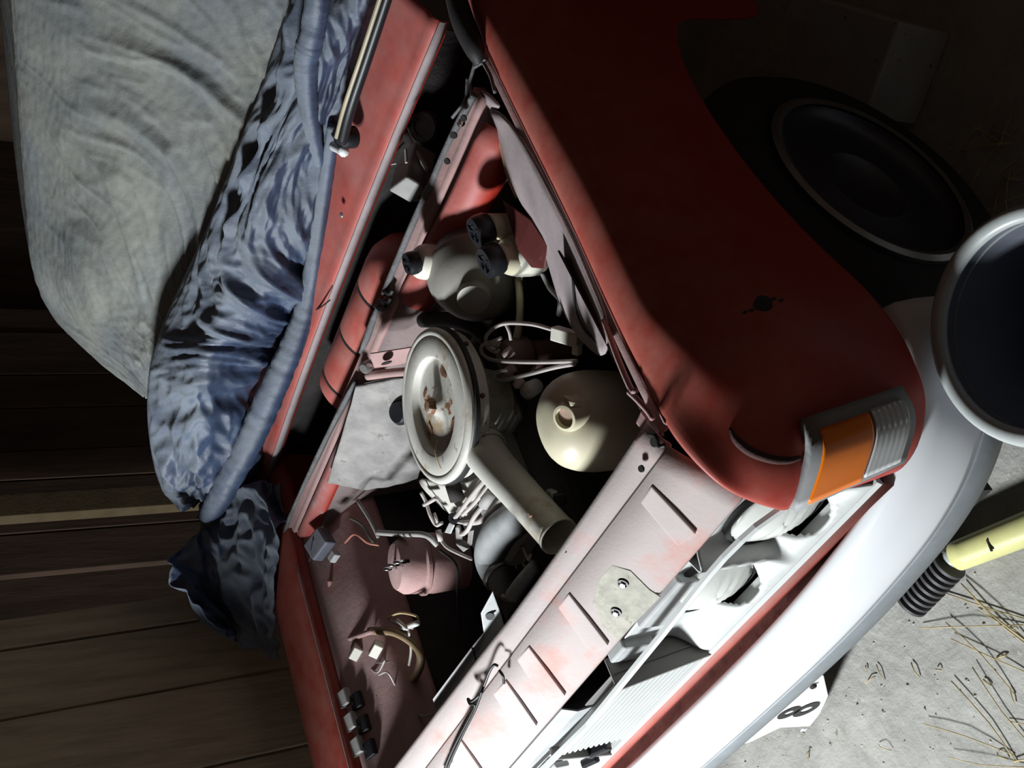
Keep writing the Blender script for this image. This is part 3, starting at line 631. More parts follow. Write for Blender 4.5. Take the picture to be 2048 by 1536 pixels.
part(plate('heat_guard', P3([(1005, 400, 'z', .83), (1062, 440, 'z', .83), (1095, 492, 'z', .83), (1088, 538, 'z', .81), (1062, 535, 'z', .81), (1035, 500, 'z', .82)]), .003, (0, 0, 1), M('maroon_guard', (.10, .02, .018), .6), label='dark maroon guard plate'))
cres = part(loft('clutch_reservoir', [[pix(852, 527, y=.610) + V((a * s, b_ * s, h)) for a, b_ in ((-.032, -.022), (.010, -.030), (.036, -.010), (.034, .024), (.0, .034), (-.030, .022))] for s, h in ((.80, -.055), (.95, -.045), (1, -.01), (1, .008), (.85, .020), (.55, .026))], whitepl, None, close=True, caps=True, sub=2, label='small white clutch fluid reservoir'))
capped(cres, pix(832, 524, y=.600), .0205, V((-.25, -.15, .95)), .018)
part(tube('reservoir_hose', [pix(1036, 555, z=.77), pix(1040, 600, z=.775), pix(1038, 650, z=.775), pix(1028, 690, z=.77), pix(1008, 712, z=.77)], [.0065, .0065, .0065, .007, .009], creamhose, None, seg=10, label='cream hose from reservoir'))
part(tube('fluid_hose', [pix(998, 560, z=.78), pix(994, 595, z=.78), pix(982, 625, z=.775), pix(978, 640, z=.77)], [.007, .007, .008, .010], M('pale_grey_plastic', (.5, .5, .48), .4), None, seg=10))
part(box('brown_connector', pix(965, 392, z=.82), (.042, .020, .018), brown, None, ex=(.75, .55, -.2), label='brown bakelite connector'))
part(tube('connector_wire', [pix(872, 372, z=.87), pix(895, 388, z=.85), pix(925, 398, z=.835), pix(945, 398, z=.825)], .005, greym, None, seg=8))
part(box('grey_clip', pix(960, 330, z=.79), (.025, .02, .02), greylight, None, ex=(.8, .5, 0), bevel=.004))
part(tube('heater_hose', [pix(870, 640, z=.80), pix(820, 640, z=.81), pix(808, 655, z=.80), pix(830, 672, z=.78), pix(880, 690, z=.76)], .017, hosem, None, seg=14, label='thick dusty heater hose'))
part(tube('heater_hose', [pix(845, 640, z=.82), pix(900, 640, z=.80), pix(950, 655, z=.78), pix(985, 690, z=.74)], .015, black, None, seg=14))
part(loft('pipe_shield', [[pix(1090, 500, z=.80), pix(1120, 500, z=.80)], [pix(1120, 560, z=.79), pix(1150, 560, z=.80)], [pix(1165, 640, z=.78), pix(1195, 640, z=.80)]], pinkbay, None, solid=.004))
part(tube('brake_pipe', [pix(1085, 545, z=.77), pix(1100, 575, z=.76), pix(1120, 600, z=.76), pix(1118, 630, z=.75)], .005, greym, None, seg=8))

# ---- air cleaner
ac = pix(868, 812, z=.878)
n_ac = V((-.045, -.030, 1)).normalized()
R0 = .136
lid_prof = [(R0, -.010), (R0 + .002, -.004), (R0, .000), (R0 - .005, .003), (R0 - .010, .0035), (R0 - .013, .0015), (R0 - .016, .0035), (R0 - .046, .0045), (R0 - .049, .003), (R0 - .052, -.009), (R0 - .056, -.011)]
acl = part(lathe('air_cleaner', [(R0 - .004, -.012), (R0 - .005, -.040), (R0 - .014, -.047), (R0 - .030, -.052), (.07, -.060), (.055, -.13), (0, -.13)], ac, n_ac, filt, None, seg=64, label='round air cleaner with rust-spotted pale paint'))
lid = part(lathe('lid', lid_prof, ac, n_ac, filt, None, seg=72, label='pale lid with recessed rusty centre'), acl)
part(lathe('recessed_centre', [(R0 - .053, -.0105), (.034, -.0105), (.022, -.007), (.014, .002), (0, .003)], ac, n_ac, M('rust_spotted_centre', (.50, .485, .44), .5, var=.08, spots=[((.38, .28, .18), 12, .55, .10), ((.20, .095, .045), 20, .585, .05)], bump=.08), None, seg=60, label='rust-stained recessed centre of the lid'), acl)
part(lathe('rubber_gasket', [(R0 - .002, -.021), (R0 + .004, -.019), (R0 + .004, -.011), (R0 - .002, -.009)], ac, n_ac, black, None, seg=64), acl)
part(lathe('rusty_nut', [(0, 0), (.015, 0), (.015, .006), (.011, .013), (0, .013)], ac + n_ac * .001, n_ac, rust, None, seg=6, label='rusty centre nut'), acl)
e1 = n_ac.cross(V((0, 1, 0))).normalized(); e2 = n_ac.cross(e1)
for k, (rr_, a, l_) in enumerate(((.064, 1.9, .020), (.062, 3.6, .016), (.058, .1, .014), (.060, 5.2, .012))):
    c = ac + n_ac * -.0088 + (e1 * math.cos(a) + e2 * math.sin(a)) * rr_
    ring = [c + (e1 * math.cos(a + .6) + e2 * math.sin(a + .6)) * l_ * math.cos(t) * (1 + .25 * math.sin(3 * t + k)) * .55 + (e2 * math.cos(a) - e1 * math.sin(a)) * l_ * .8 * math.sin(t) for t in [j * math.pi / 6 for j in range(12)]]
    part(plate('rust_patch', ring, .002, n_ac, rust, bevel=.0005), lid)
# lower intake tray seen under the drum
tray = part(loft('intake_tray', [[pix(832, 950, z=.815), pix(900, 975, z=.81), pix(960, 960, z=.80), pix(985, 925, z=.80)], [pix(842, 975, z=.80), pix(905, 1010, z=.79), pix(965, 985, z=.785), pix(990, 940, z=.79)], [pix(905, 1035, z=.765), pix(925, 1040, z=.765), pix(958, 1010, z=.77), pix(985, 960, z=.78)]], filt, None, sub=2, solid=.003), acl)
# rivets round the drum
for k in range(8):
    a = k * math.pi / 4 + .2
    part(lathe('clip', [(0, 0), (.005, 0), (.004, .004), (0, .004)], ac - n_ac * .028 + (e1 * math.cos(a) + e2 * math.sin(a)) * (R0 - .005), (e1 * math.cos(a) + e2 * math.sin(a)), rust, None, seg=8), acl)
# snorkel, hollow at its mouth
s0 = pix(948, 872, z=.835); s1 = pix(985, 925, z=.833); s2 = pix(1117, 1072, z=.823)
sn = part(tube('snorkel', [s0, s1, (s1 + s2) / 2, s2], [.040, .0335, .0305, .0300], filt, None, seg=28, n=26, caps=False, solid=.002, label='long pale intake snorkel'), acl)
part(tube('snorkel_lip', [s2 - (s2 - s1).normalized() * .003, s2 + (s2 - s1).normalized() * .002], .0315, filt, None, seg=28, caps=False, solid=.002), sn)
part(tube('snorkel_collar', [s0 + (s1 - s0) * .35, s0 + (s1 - s0) * .6], .0385, filt, None, seg=28, caps=False, solid=.003), sn)
part(lathe('spring_clip', [(0, 0), (.004, 0), (.003, .005), (0, .005)], pix(1062, 1030, z=.855), (0, 0, 1), rust, None, seg=8), sn)
part(tube('straw_bit', [ac + V((-.045, -.105, .004)), ac + V((-.03, -.08, .012)), ac + V((-.02, -.06, .006))], .0012, strawm, None, seg=5), lid)
# black oil filler stub at the pad
part(lathe('oil_filler', [(0, -.03), (.026, -.03), (.026, .012), (.020, .020), (0, .020)], pix(806, 824, z=.80), (.2, -.3, .95), blackp, None, seg=24, label='black oil filler stub'))

# ---- engine mass below
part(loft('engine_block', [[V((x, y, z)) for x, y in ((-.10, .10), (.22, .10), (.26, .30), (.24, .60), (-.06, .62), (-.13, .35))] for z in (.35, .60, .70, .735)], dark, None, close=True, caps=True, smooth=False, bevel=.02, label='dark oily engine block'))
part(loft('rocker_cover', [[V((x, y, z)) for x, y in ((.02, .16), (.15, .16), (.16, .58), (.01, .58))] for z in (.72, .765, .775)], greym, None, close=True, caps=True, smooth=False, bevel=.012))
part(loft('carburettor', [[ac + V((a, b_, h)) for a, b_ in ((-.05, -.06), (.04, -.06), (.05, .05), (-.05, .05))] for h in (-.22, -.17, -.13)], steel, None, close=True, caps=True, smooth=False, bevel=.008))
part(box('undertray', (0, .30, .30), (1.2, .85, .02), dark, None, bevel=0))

# ---- throttle linkage: thin bent rods and levers
def rod(l, r, m=wirew): return part(tube('linkage_rod', [pix(a, b_, z=h) for a, b_, h in l], r, m, None, seg=7))
rod([(842, 985, 0.825), (852, 1005, 0.815), (860, 1030, 0.810), (872, 1050, 0.800), (884, 1046, 0.800)], .0035)
rod([(848, 1010, 0.815), (866, 1000, 0.815), (872, 996, 0.815)], .004)
rod([(868, 1026, 0.805), (876, 1046, 0.800)], .003)
rod([(975, 955, 0.825), (945, 990, 0.815), (915, 1030, 0.800), (903, 1040, 0.795)], .0045)
rod([(985, 962, 0.825), (950, 1005, 0.810), (925, 1030, 0.800)], .0040)
rod([(984, 985, 0.815), (968, 1010, 0.810)], .0105, greym)
rod([(966, 1012, 0.810), (948, 1035, 0.800), (935, 1060, 0.790), (922, 1068, 0.785), (916, 1052, 0.790)], .0045)
rod([(1008, 995, 0.810), (985, 1020, 0.800), (960, 1042, 0.790), (930, 1046, 0.790)], .0055)
rod([(930, 1046, 0.790), (912, 1042, 0.793), (903, 1035, 0.795)], .0040)
rod([(880, 1078, 0.790), (895, 1095, 0.785), (920, 1108, 0.782), (943, 1118, 0.780)], .0035)
rod([(876, 1060, 0.795), (882, 1082, 0.790)], .006)
lev = P3([(888, 1065, 'z', 0.790), (898, 1045, 'z', 0.795), (908, 1050, 'z', 0.795), (900, 1068, 'z', 0.790)])
part(plate('linkage_lever', lev, .003, (0, 0, 1), greylight))
lev = P3([(910, 1055, 'z', 0.782), (920, 1052, 'z', 0.782), (924, 1080, 'z', 0.775), (934, 1085, 'z', 0.775), (936, 1062, 'z', 0.782), (946, 1060, 'z', 0.782), (942, 1092, 'z', 0.775), (926, 1104, 'z', 0.770), (912, 1090, 'z', 0.775)])
part(plate('linkage_fork', lev, .003, (0, 0, 1), greym))
part(lathe('linkage_joint', [(.004, -.003), (.011, -.003), (.011, .003), (.004, .003), (.004, -.003)], pix(908, 1036, z=0.800), (.3, -.4, .8), blackp, None, seg=18))
part(tube('choke_shaft', [pix(905, 968, z=0.825), pix(915, 1000, z=0.815)], .014, dark, None, seg=12))

# ---- radiator hose elbow, bypass hose
hz = [(1075, 1002, 0.785), (1040, 1030, 0.790), (1002, 1062, 0.790), (984, 1108, 0.780), (998, 1150, 0.770), (1030, 1180, .735)]
rh = part(tube('radiator_hose', [pix(a, b_, z=h) for a, b_, h in hz], [.027, .030, .032, .032, .030, .027], hosem, None, seg=22, n=44, label='dusty grey radiator hose elbow'))
part(tube('hose_clamp', [pix(1000, 1146, z=0.770), pix(1006, 1154, z=0.769)], .0335, steel, None, seg=24, caps=False, solid=.002), rh)
part(box('clamp_screw', pix(972, 1163, z=0.790), (.016, .007, .007), steel, None, ex=(.6, -.6, .2), bevel=.001), rh)
part(tube('bypass_hose', [pix(1072, 1130, z=0.785), pix(1045, 1165, z=0.790), pix(1026, 1192, z=0.790)], [.011, .0135, .014], hosem, None, seg=14))
part(lathe('hose_ring', [(.011, -.002), (.0165, -.002), (.0165, .003), (.011, .003), (.011, -.002)], pix(1022, 1196, z=0.790), (-.5, -.6, .3), steel, None, seg=20))
part(tube('loose_clip', [pix(1040, 1090, z=0.765), pix(1052, 1110, z=0.770), pix(1048, 1130, z=0.770), pix(1060, 1135, z=0.775)], .003, brown, None, seg=6))
part(tube('loose_clip', [pix(1046, 1095, z=0.770), pix(1058, 1120, z=0.775), pix(1062, 1108, z=0.775)], .003, wirew, None, seg=6))

# ---- distributor and ignition leads
dp = pix(1030, 715, z=0.770)
dist = part(lathe('distributor', [(0, -.12), (.022, -.12), (.026, -.03), (.036, -.02), (.036, .006), (.028, .022), (0, .026)], dp, (-.10, -.10, 1), M('maroon_bakelite', (.10, .045, .040), .5, dust=.5, dustcol=(.36, .29, .28)), None, seg=28, label='dusty maroon distributor cap'))
for k, (a, b_, h) in enumerate(((995, 690, 0.795), (1018, 705, 0.805), (1022, 738, 0.795), (1018, 752, 0.792), (1040, 765, 0.790), (1060, 775, 0.785))):
    part(lathe('lead_boot', [(0, -.008), (.009, -.008), (.0085, .006), (.005, .012), (0, .012)], pix(a, b_, z=h), (-.7, -.1, .7), M('boot_pink', (.42, .32, .30), .6), None, seg=12), dist)
part(tube('ignition_coil_end', [pix(1056, 782, z=0.775), pix(1072, 772, z=0.780)], [.015, .013], greylight, None, seg=18))
def lead(l, r=.0033, m=wirew): return part(tube('ignition_lead', [pix(a, b_, z=h) for a, b_, h in l], r, m, None, seg=8, n=40))
lead([(1108, 660, 0.810), (1060, 648, 0.820), (1005, 648, 0.825), (974, 670, 0.830), (975, 692, 0.820), (990, 700, 0.810)])
lead([(1002, 676, 0.820), (982, 685, 0.825), (976, 695, 0.820), (992, 705, 0.805), (1000, 700, 0.800)])
lead([(990, 682, 0.820), (966, 690, 0.830), (964, 706, 0.825), (985, 720, 0.815), (1040, 724, 0.810), (1100, 724, 0.805), (1155, 722, 0.800)])
lead([(1015, 740, 0.810), (992, 745, 0.815), (990, 757, 0.810), (1010, 760, 0.805), (1060, 748, 0.805), (1110, 735, 0.800), (1150, 728, 0.800)])
lead([(1010, 645, 0.820), (1018, 662, 0.815), (1022, 680, 0.810)], .003)
wc = part(box('white_connector', pix(1134, 673, z=0.815), (.022, .052, .018), whitepl, None, ex=(.75, .45, .1), ey=(.30, -.75, -.3), label='white plastic wiring connector', bevel=.002))
part(box('connector_latch', pix(1154, 700, z=0.815), (.015, .012, .012), whitepl, None, ex=(.75, .45, .1), ey=(.30, -.75, -.3), bevel=.002), wc)
# ---- washer bottle behind the crossmember
wb = pix(1196, 842, z=.797)
rowsb = []
outl = [(-.072, -.050), (-.030, -.078), (.028, -.074), (.068, -.040), (.080, .010), (.062, .060), (.015, .085), (-.036, .074), (-.068, .030)]
for s, h in ((.50, -.10), (.74, -.092), (.90, -.06), (.96, .0), (.93, .040), (.80, .068), (.56, .085), (.26, .092)):
    rowsb.append([wb + V((a * s, b_ * s, h)) for a, b_ in outl])
wbo = part(loft('washer_bottle', rowsb, cream, None, close=True, caps=True, sub=2, label='bulbous cream plastic washer bottle'))
WT = surface(wbo)
cp, cn = hit(WT, 1138, 832); cn = (cn + V((-.5, -.2, .3))).normalized()
part(lathe('spout', [(.026, -.020), (.022, .004), (.019, .012), (.015, .013), (.014, .004), (0, .002)], cp, cn, cream, None, seg=24), wbo)
part(lathe('spout_mouth', [(.0, .006), (.0135, .006), (.0135, .004)], cp, cn, M('spout_pink', (.40, .28, .22), .5), None, seg=24), wbo)
part(box('spout_lug', cp + cn * .004 + V((.020, .012, -.004)), (.010, .026, .020), cream, None, ex=(.8, .5, 0), bevel=.003), wbo)
# bonnet prop rod along the fender edge, hooked at its end
part(tube('prop_rod', [pix(1208, 640, z=.868), pix(1235, 715, z=.878), pix(1262, 778, z=.884), pix(1272, 782, z=.886)], .0042, pinkbay, None, seg=8, label='thin bonnet prop rod'))
part(tube('prop_hook', [pix(1258, 784, z=.885), pix(1275, 800, z=.885), pix(1295, 822, z=.882), pix(1306, 838, z=.880)], .004, pinkbay, None, seg=8))
part(box('corner_bracket', pix(1288, 842, z=.872), (.022, .020, .008), pinkbay, None, ex=(1, .2, 0), bevel=.003))
part(tube('corner_wire', [pix(1296, 868, z=.885), pix(1312, 872, z=.888), pix(1318, 892, z=.886), pix(1330, 890, z=.885)], .003, wireb, None, seg=6))
part(box('black_clip', pix(1105, 992, z=.79), (.028, .02, .012), greylight, None, ex=(.6, -.6, .2), bevel=.003))
part(box('black_clip', pix(1120, 998, z=.79), (.012, .02, .02), blackp, None, ex=(.6, -.6, .2), bevel=.003))

# ---- far side of the bay: canister, relays, wiring
kc = pix(842, 1128, z=.765)
can = part(lathe('shock_tower_canister', [(0, -.09), (.058, -.09), (.062, -.02), (.060, -.006), (.064, -.003), (.064, .004), (.059, .008), (.057, .040), (.046, .056), (.020, .062), (.0, .063)], kc, (-.10, .05, 1), pinkbay, None, seg=40, label='dusty pink round canister'))
for a, b_ in ((783, 1136), (793, 1128), (805, 1122)):
    p = pix(a, b_, z=.838); part(tube('terminal', [p - V((.003, .0, .014)), p + V((-.002, .0, .018))], [.006, .003], chrome, None, seg=8), can)
part(tube('canister_strap', [pix(755, 1065, z=.80), pix(800, 1068, z=.81), pix(850, 1070, z=.81), pix(875, 1090, z=.79)], .006, greym, None, seg=8), can)
rb = part(box('relay_box', pix(640, 1088, z=.852), (.060, .050, .032), M('bluegrey_plastic', (.15, .16, .20), .45, dust=.5, dustcol=(.33, .33, .37)), None, ex=(.85, .2, -.35), ey=(-.2, .9, .2), label='grey relay box at the bay corner'))
part(box('relay_edge', pix(622, 1102, z=.872), (.050, .004, .003), chrome, None, ex=(.75, .55, -.1), bevel=.001), rb)
part(box('relay_plug', pix(668, 1112, z=.85), (.025, .02, .016), greylight, None, ex=(.85, .2, -.3), bevel=.003), rb)
part(box('side_plate', pix(628, 1165, z=.858), (.035, .10, .006), greym, None, ex=(.9, .1, -.4), bevel=.002))
for l, r, m in (([(690, 1085, .83), (710, 1068, .84), (735, 1085, .82), (758, 1090, .80)], .003, M('salmon_wire', (.35, .14, .10), .5)),
                ([(700, 1035, .80), (725, 1050, .79), (740, 1075, .79), (752, 1090, .78)], .003, M('green_grey_wire', (.12, .14, .11), .5)),
                ([(715, 1000, .80), (740, 1040, .79), (757, 1075, .78)], .0045, greym),
                ([(880, 1100, .76), (912, 1130, .75), (915, 1180, .74), (920, 1260, .73)], .003, dark),
                ([(775, 1235, .80), (800, 1226, .81), (832, 1232, .80), (838, 1245, .79)], .0025, wirecol),
                ([(775, 1240, .80), (800, 1250, .80), (825, 1256, .80)], .003, wirew),
                ([(790, 1268, .80), (812, 1255, .80), (835, 1246, .80)], .006, M('pale_grey_plastic', (0, 0, 0))),
                ([(818, 1262, .80), (822, 1300, .79), (818, 1330, .78)], .003, wirew),
                ([(740, 1262, .82), (790, 1265, .81), (830, 1290, .79), (842, 1320, .78), (825, 1360, .77), (790, 1385, .78)], .009, brown),
                ([(735, 1330, .82), (755, 1345, .82), (770, 1320, .82)], .002, wirew),
                ([(757, 1350, .82), (775, 1345, .82), (790, 1370, .80)], .002, wirew),
                ([(750, 1370, .82), (765, 1395, .81), (790, 1380, .80)], .002, wirew),
                ([(700, 1440, .85), (740, 1420, .83), (755, 1390, .82)], .002, brown),
                ([(812, 1390, .78), (820, 1420, .78), (845, 1432, .78), (865, 1428, .78)], .003, greym)):
    part(tube('wire', [pix(a, b_, z=h) for a, b_, h in l], r, m, None, seg=7))
part(tube('wire_crimp', [pix(795, 1240, z=.805), pix(815, 1258, z=.805)], .004, wirew, None, seg=7))
for a, b_ in ((712, 1304), (752, 1298)):
    r_ = part(box('relay', pix(a, b_, z=.835), (.030, .020, .024), whitepl, None, ex=(.85, .35, -.3), ey=(.1, .5, .8), bevel=.002, label='pale square relay'))
    for k in (-1, 0, 1):
        part(box('relay_pin', pix(a + 14 + 5 * k, b_ + 26, z=.815), (.003, .003, .020), steel, None, bevel=0), r_)
fb = None
for a, b_ in ((690, 1396), (703, 1443), (716, 1492)):
    f_ = part(box('fuse_box', pix(a, b_, z=.862), (.030, .036, .018), M('clear_grey_cover', (.34, .34, .33), .35, dust=.3), None, ex=(.95, .0, -.3), ey=(0, 1, .05), bevel=.003, label='grey fuse box cover'))
    part(box('fuse_base', pix(a + 24, b_ + 6, z=.848), (.030, .034, .014), blackp, None, ex=(.95, 0, -.3), bevel=.002), f_)
# upright bracket plate behind the crossmember
bp_ = part(plate('radiator_bracket', P3([(986, 1184, 'y', .034), (1000, 1222, 'y', .034), (1012, 1265, 'y', .034), (968, 1268, 'y', .034), (962, 1228, 'y', .034)]), .003, (0, -1, .1), greylight, label='pale grey radiator bracket with a round hole'))
part(plate('bracket_foot', P3([(968, 1267, 'y', .034), (1030, 1255, 'y', .034), (1000, 1300, 'y', .034), (930, 1395, 'y', .034)]), .003, (0, -1, .1), greylight), bp_)
part(plate('bracket_foot', P3([(968, 1267, 'y', .034), (930, 1395, 'y', .034), (880, 1460, 'y', .034), (866, 1400, 'y', .034), (944, 1296, 'y', .034)]), .003, (0, -1, .1), greylight), bp_)
part(lathe('bracket_hole', [(0, 0), (.0075, 0), (.007, .003), (0, .003)], pix(980, 1231, y=.031), (.3, -.8, .4), plblack, None, seg=14), bp_)
part(tube('bracket_scratch', [pix(944, 1296, y=.034), pix(950, 1312, y=.028), pix(952, 1328, y=.023)], .0015, wireb, None, seg=5), bp_)

# ---- number plate hanging under the bumper
yp = -.128
npl = part(plate('number_plate', P3([(1480, 1360, 'y', yp), (1560, 1300, 'y', yp), (1648, 1352, 'y', yp), (1657, 1392, 'y', yp), (1640, 1428, 'y', yp), (1620, 1453, 'y', yp), (1560, 1456, 'y', yp), (1500, 1485, 'y', yp), (1440, 1500, 'y', yp)]), .003, (0, -1, 0), paint_pl, label='white number plate with black digit'))
def annulus(cx, cz, ro, ri, sx):
    vs_, fs = [], []; n = 28
    for k in range(n):
        a = 2 * math.pi * k / n
        for r_, s_ in ((ro, 1), (ri, .82)):
            vs_.append((cx + r_ * sx * s_ * math.cos(a), yp - .0012, cz + r_ * math.sin(a)))
    for k in range(n):
        b2 = (k + 1) % n; fs.append((2 * k, 2 * b2, 2 * b2 + 1, 2 * k + 1))
    return vs_, fs
d1 = pix(1612, 1418, y=yp); d0 = pix(1580, 1420, y=yp)
v1, f1 = annulus(d1.x, d1.z, .0300, .0145, 1.0); v0, f0 = annulus(d1.x + .001, d1.z + .048, .0255, .0115, 1.0)
part(mesh('digit_eight', v1 + v0, f1 + [tuple(i + len(v1) for i in q) for q in f0], plblack, None, smooth=False, solid=.001, label='black digit 8'), npl)
part(lathe('plate_screw', [(0, 0), (.008, 0), (.006, .004), (0, .004)], pix(1626, 1372, y=yp - .002), (0, -1, 0), dark, None, seg=10), npl)
part(box('plate_tie', pix(1608, 1459, y=yp - .002), (.012, .004, .012), paint_pl, None, bevel=.001), npl)

# ---- front wheel in the arch
wcen = V((.690, .375, .330)); wax = V((1, -.06, .02)).normalized()
whl = part(lathe('front_wheel', [(.185, -.085), (.215, -.088), (.262, -.078), (.292, -.055), (.298, -.03), (.298, .03), (.292, .055), (.262, .078), (.215, .088), (.185, .084), (.178, .070), (.178, -.07)], wcen, wax, tyrem, None, seg=56, label='front wheel with dark tyre'))
part(lathe('wheel_rim', [(.178, .060), (.186, .084), (.180, .092), (.172, .090), (.168, .076), (.160, .070), (.135, .062), (.10, .066), (.075, .074), (.06, .060), (0, .056)], wcen, wax, rimm, None, seg=56, label='silver wheel rim'), whl)
part(lathe('rim_ring', [(.170, .088), (.187, .086), (.189, .094), (.180, .099), (.171, .096)], wcen, wax, M('rim_chrome', (.28, .28, .28), .3, metal=.8), None, seg=56, label='bright rim ring'), whl)

# ================================================================== THE CAR COVER
cov = empty('car_cover', (-.1, 1.6, 0.95), 'dusty silver and blue car cover draped over the windscreen and roof', 'car cover')
CINV = Matrix.Translation((.1, -1.6, -.95))
def cpart(o):
    o.parent = cov; o.matrix_parent_inverse = CINV; return o
def ridge(p, fx, fy, ang, s):
    c, s_ = math.cos(ang), math.sin(ang)
    a = p[0] * c + p[1] * s_; b_ = -p[0] * s_ + p[1] * c
    n = noise.noise(V((a * fx, b_ * fy, s)))
    return (1 - abs(n) * 2.4)
def vor(a, b_, s): return noise.voronoi(V((a, b_, s)))[0]
def rot(a, b_, t): return a * math.cos(t) + b_ * math.sin(t), -a * math.sin(t) + b_ * math.cos(t)
def crease(a, b_, s, w_): return max(0.0, 1 - abs(noise.noise(V((a, b_, s)))) / w_)
def sheet_d(u, v, p):
    w_ = noise.noise(V((u * 2.5, v * 4, 2.2))) * .06
    near = .12 + .88 * u ** 1.2
    ang = .55 + .35 * (v - .4) - .25 * (1 - u)
    a, b_ = rot(u * .5 + w_, v * .85 + w_, ang)
    top = max(0.0, 1 - v / .42) * u
    h_ = -.016 * crease(a * 2.2, b_ * 11, 1.0, .20) - .009 * crease(a * 4, b_ * 24, 4.0, .16) - .004 * crease(a * 8, b_ * 40, 7.0, .2)
    h_ += .020 * abs(noise.noise(V((a * 3, b_ * 9, 9)))) - .055 * top * crease(a * 3.0, b_ * 7.5, 6.0, .42)
    return near * h_ + .010 * noise.noise(V((u * 3, v * 5, 5))) + .0012 * noise.noise(V((u * 40, v * 60, 5)))
colsY = [(-330, 60, 760), (-90, 30, 655), (60, 33, 610), (170, 40, 575), (300, 48, 525), (430, 58, 490), (550, 72, 440), (640, 110, 400), (710, 190, 360), (790, 285, 335)]
yl = [1.66, 1.66, 1.62, 1.60, 1.56, 1.52, 1.45, 1.40, 1.29, 1.15]
yr = [1.10, 1.10, 1.09, 1.08, 1.07, 1.06, 1.05, 1.04, 1.03, 1.02]
ctrl = []
for t in (0, .10, .22, .40, .60, .80, 1.0):
    r = []
    for (py, xl, xr), a, b_ in zip(colsY, yl, yr):
        r.append(pix(xl + (xr - xl) * t, py + t * 12, y=a + (b_ - a) * (t ** .85)))
    ctrl.append(r)
# roof behind the windscreen header, and the far side panel, so that the cover goes on round the car
back = []
for dy, dz in ((.9, .015), (.35, .02), (.08, .008)):
    back.append([V((q.x * (.92 if dy > .3 else 1), q.y + dy, q.z + dz)) for q in ctrl[0]])
ctrl2 = back + ctrl
side = []
g = surf(ctrl2, 230, 260, (lambda u, v, p: sheet_d(max(0, (u - .30) / .70), v, p), True))
# orient displacement outwards
cpart(loft('silver_sheet', g, coverm, None, solid=.002, label='dusty silver-grey sheet'))
# far side skirt of the sheet: from the pillar edge back and down to the sill line
edge = [g[i][-1] for i in range(0, 230, 8)]
sk = []
for k, q in enumerate(edge):
    sk.append([q, V((q.x - .05, q.y + .12, q.z - .03)), V((-.80, q.y + .35, q.z * .75 + .15)), V((-.86, q.y + .5, .45))])
cpart(loft('side_skirt', sk, coverm, None, solid=.002, sub=1))
# blue band gathered along the cowl
def an(a, b_, s): return abs(noise.noise(V((a, b_, s))))
def blue_d(u, v, p):
    x, y = u * .40, v * 1.35
    w_ = noise.noise(V((x * 6, y * 5, 9.1))) * .025
    a, b_ = rot(x + w_, y - w_, 1.25 + .30 * noise.noise(V((x * 4, y * 2.5, 1))))
    e = min(1, max(0, u - .14) * 6) * min(1, (1 - u) * 6 + .1)
    h_ = .030 - .050 * an(a * 3.2, b_ * 13, 2.0) - .024 * an(b_ * 9 + 3, a * 11, 5.0) - .020 * an(a * 11, b_ * 30, 6.0) - .007 * an(a * 34, b_ * 60, 8.0)
    far_ = min(1, max(0, (v - .66) * 5))
    h_ += far_ * (.012 - .040 * an(x * 15 + w_ * 40, y * 11, 11.0) - .022 * an(x * 30, y * 26, 13.0))
    return e * h_ + e * .028 * noise.noise(V((x * 6, y * 4, 3.3)))
seamL = [(715, -330, 1.13), (610, -80, 1.135), (560, 70, 1.12), (520, 190, 1.115), (475, 310, 1.105), (425, 440, 1.09), (370, 560, 1.075), (330, 650, 1.04), (303, 740, 1.00), (300, 850, .96), (320, 960, .93), (360, 1020, .91)]
mid = [(770, -330, 1.07), (690, -80, 1.05), (640, 70, 1.03), (590, 190, 1.015), (545, 310, 1.005), (515, 440, .99), (480, 560, .965), (440, 650, .93), (400, 740, .89), (395, 850, .86), (400, 960, .86), (410, 1010, .86)]
rgt = [(825, -330, 1.02), (752, -80, 1.01), (715, 70, 1.01), (690, 190, 1.005), (655, 310, 1.0), (640, 440, .985), (620, 560, .965), (580, 650, .945), (540, 740, .925), (510, 850, .90), (480, 960, .88), (450, 1030, .87)]
mk = lambda l, dy=0: [pix(a, b_, y=c + dy) for a, b_, c in l]
mix2 = lambda a, b_, t: [(p[0] * (1 - t) + q[0] * t, p[1] * (1 - t) + q[1] * t, p[2] * (1 - t) + q[2] * t) for p, q in zip(a, b_)]
gb = surf([mk(seamL, .04), mk(seamL, .0), mk(mix2(seamL, mid, .5), -.012), mk(mid, -.010), mk(mix2(mid, rgt, .55), -.020), mk(rgt, .0), mk(rgt, .06)], 150, 320, (blue_d, False))
cpart(loft('blue_band', gb, coverblue, None, solid=.002, label='crumpled blue nylon band'))
# long gathered hem roll along the cowl
def hem(name, pts, r, amp, f, n=160, seg=28):
    vv, ff = tube_geo(pts, r, seg, n)
    c = [V(q) for q in cr(pts, n)]
    for i in range(n):
        for k in range(seg):
            idx = i * seg + k; d = vv[idx] - c[i]
            s = 1 + amp * noise.noise(V((i / n * f, k / seg * 1.2, 3))) + amp * .6 * abs(noise.noise(V((i / n * f * 2.3, k / seg * 2.5, 8))))
            vv[idx] = c[i] + d * s
    return cpart(mesh(name, vv, ff, coverblue, None))
hem('hem_roll', [pix(668, 250, y=.985), pix(648, 380, y=.97), pix(628, 520, y=.95), pix(612, 610, y=.93), pix(585, 690, y=.90), pix(545, 780, y=.87), pix(505, 870, y=.85), pix(462, 950, y=.83), pix(430, 1010, y=.82), pix(408, 1035, y=.82)],
    [.012, .015, .018, .022, .026, .030, .032, .031, .028, .016], .10, 60)
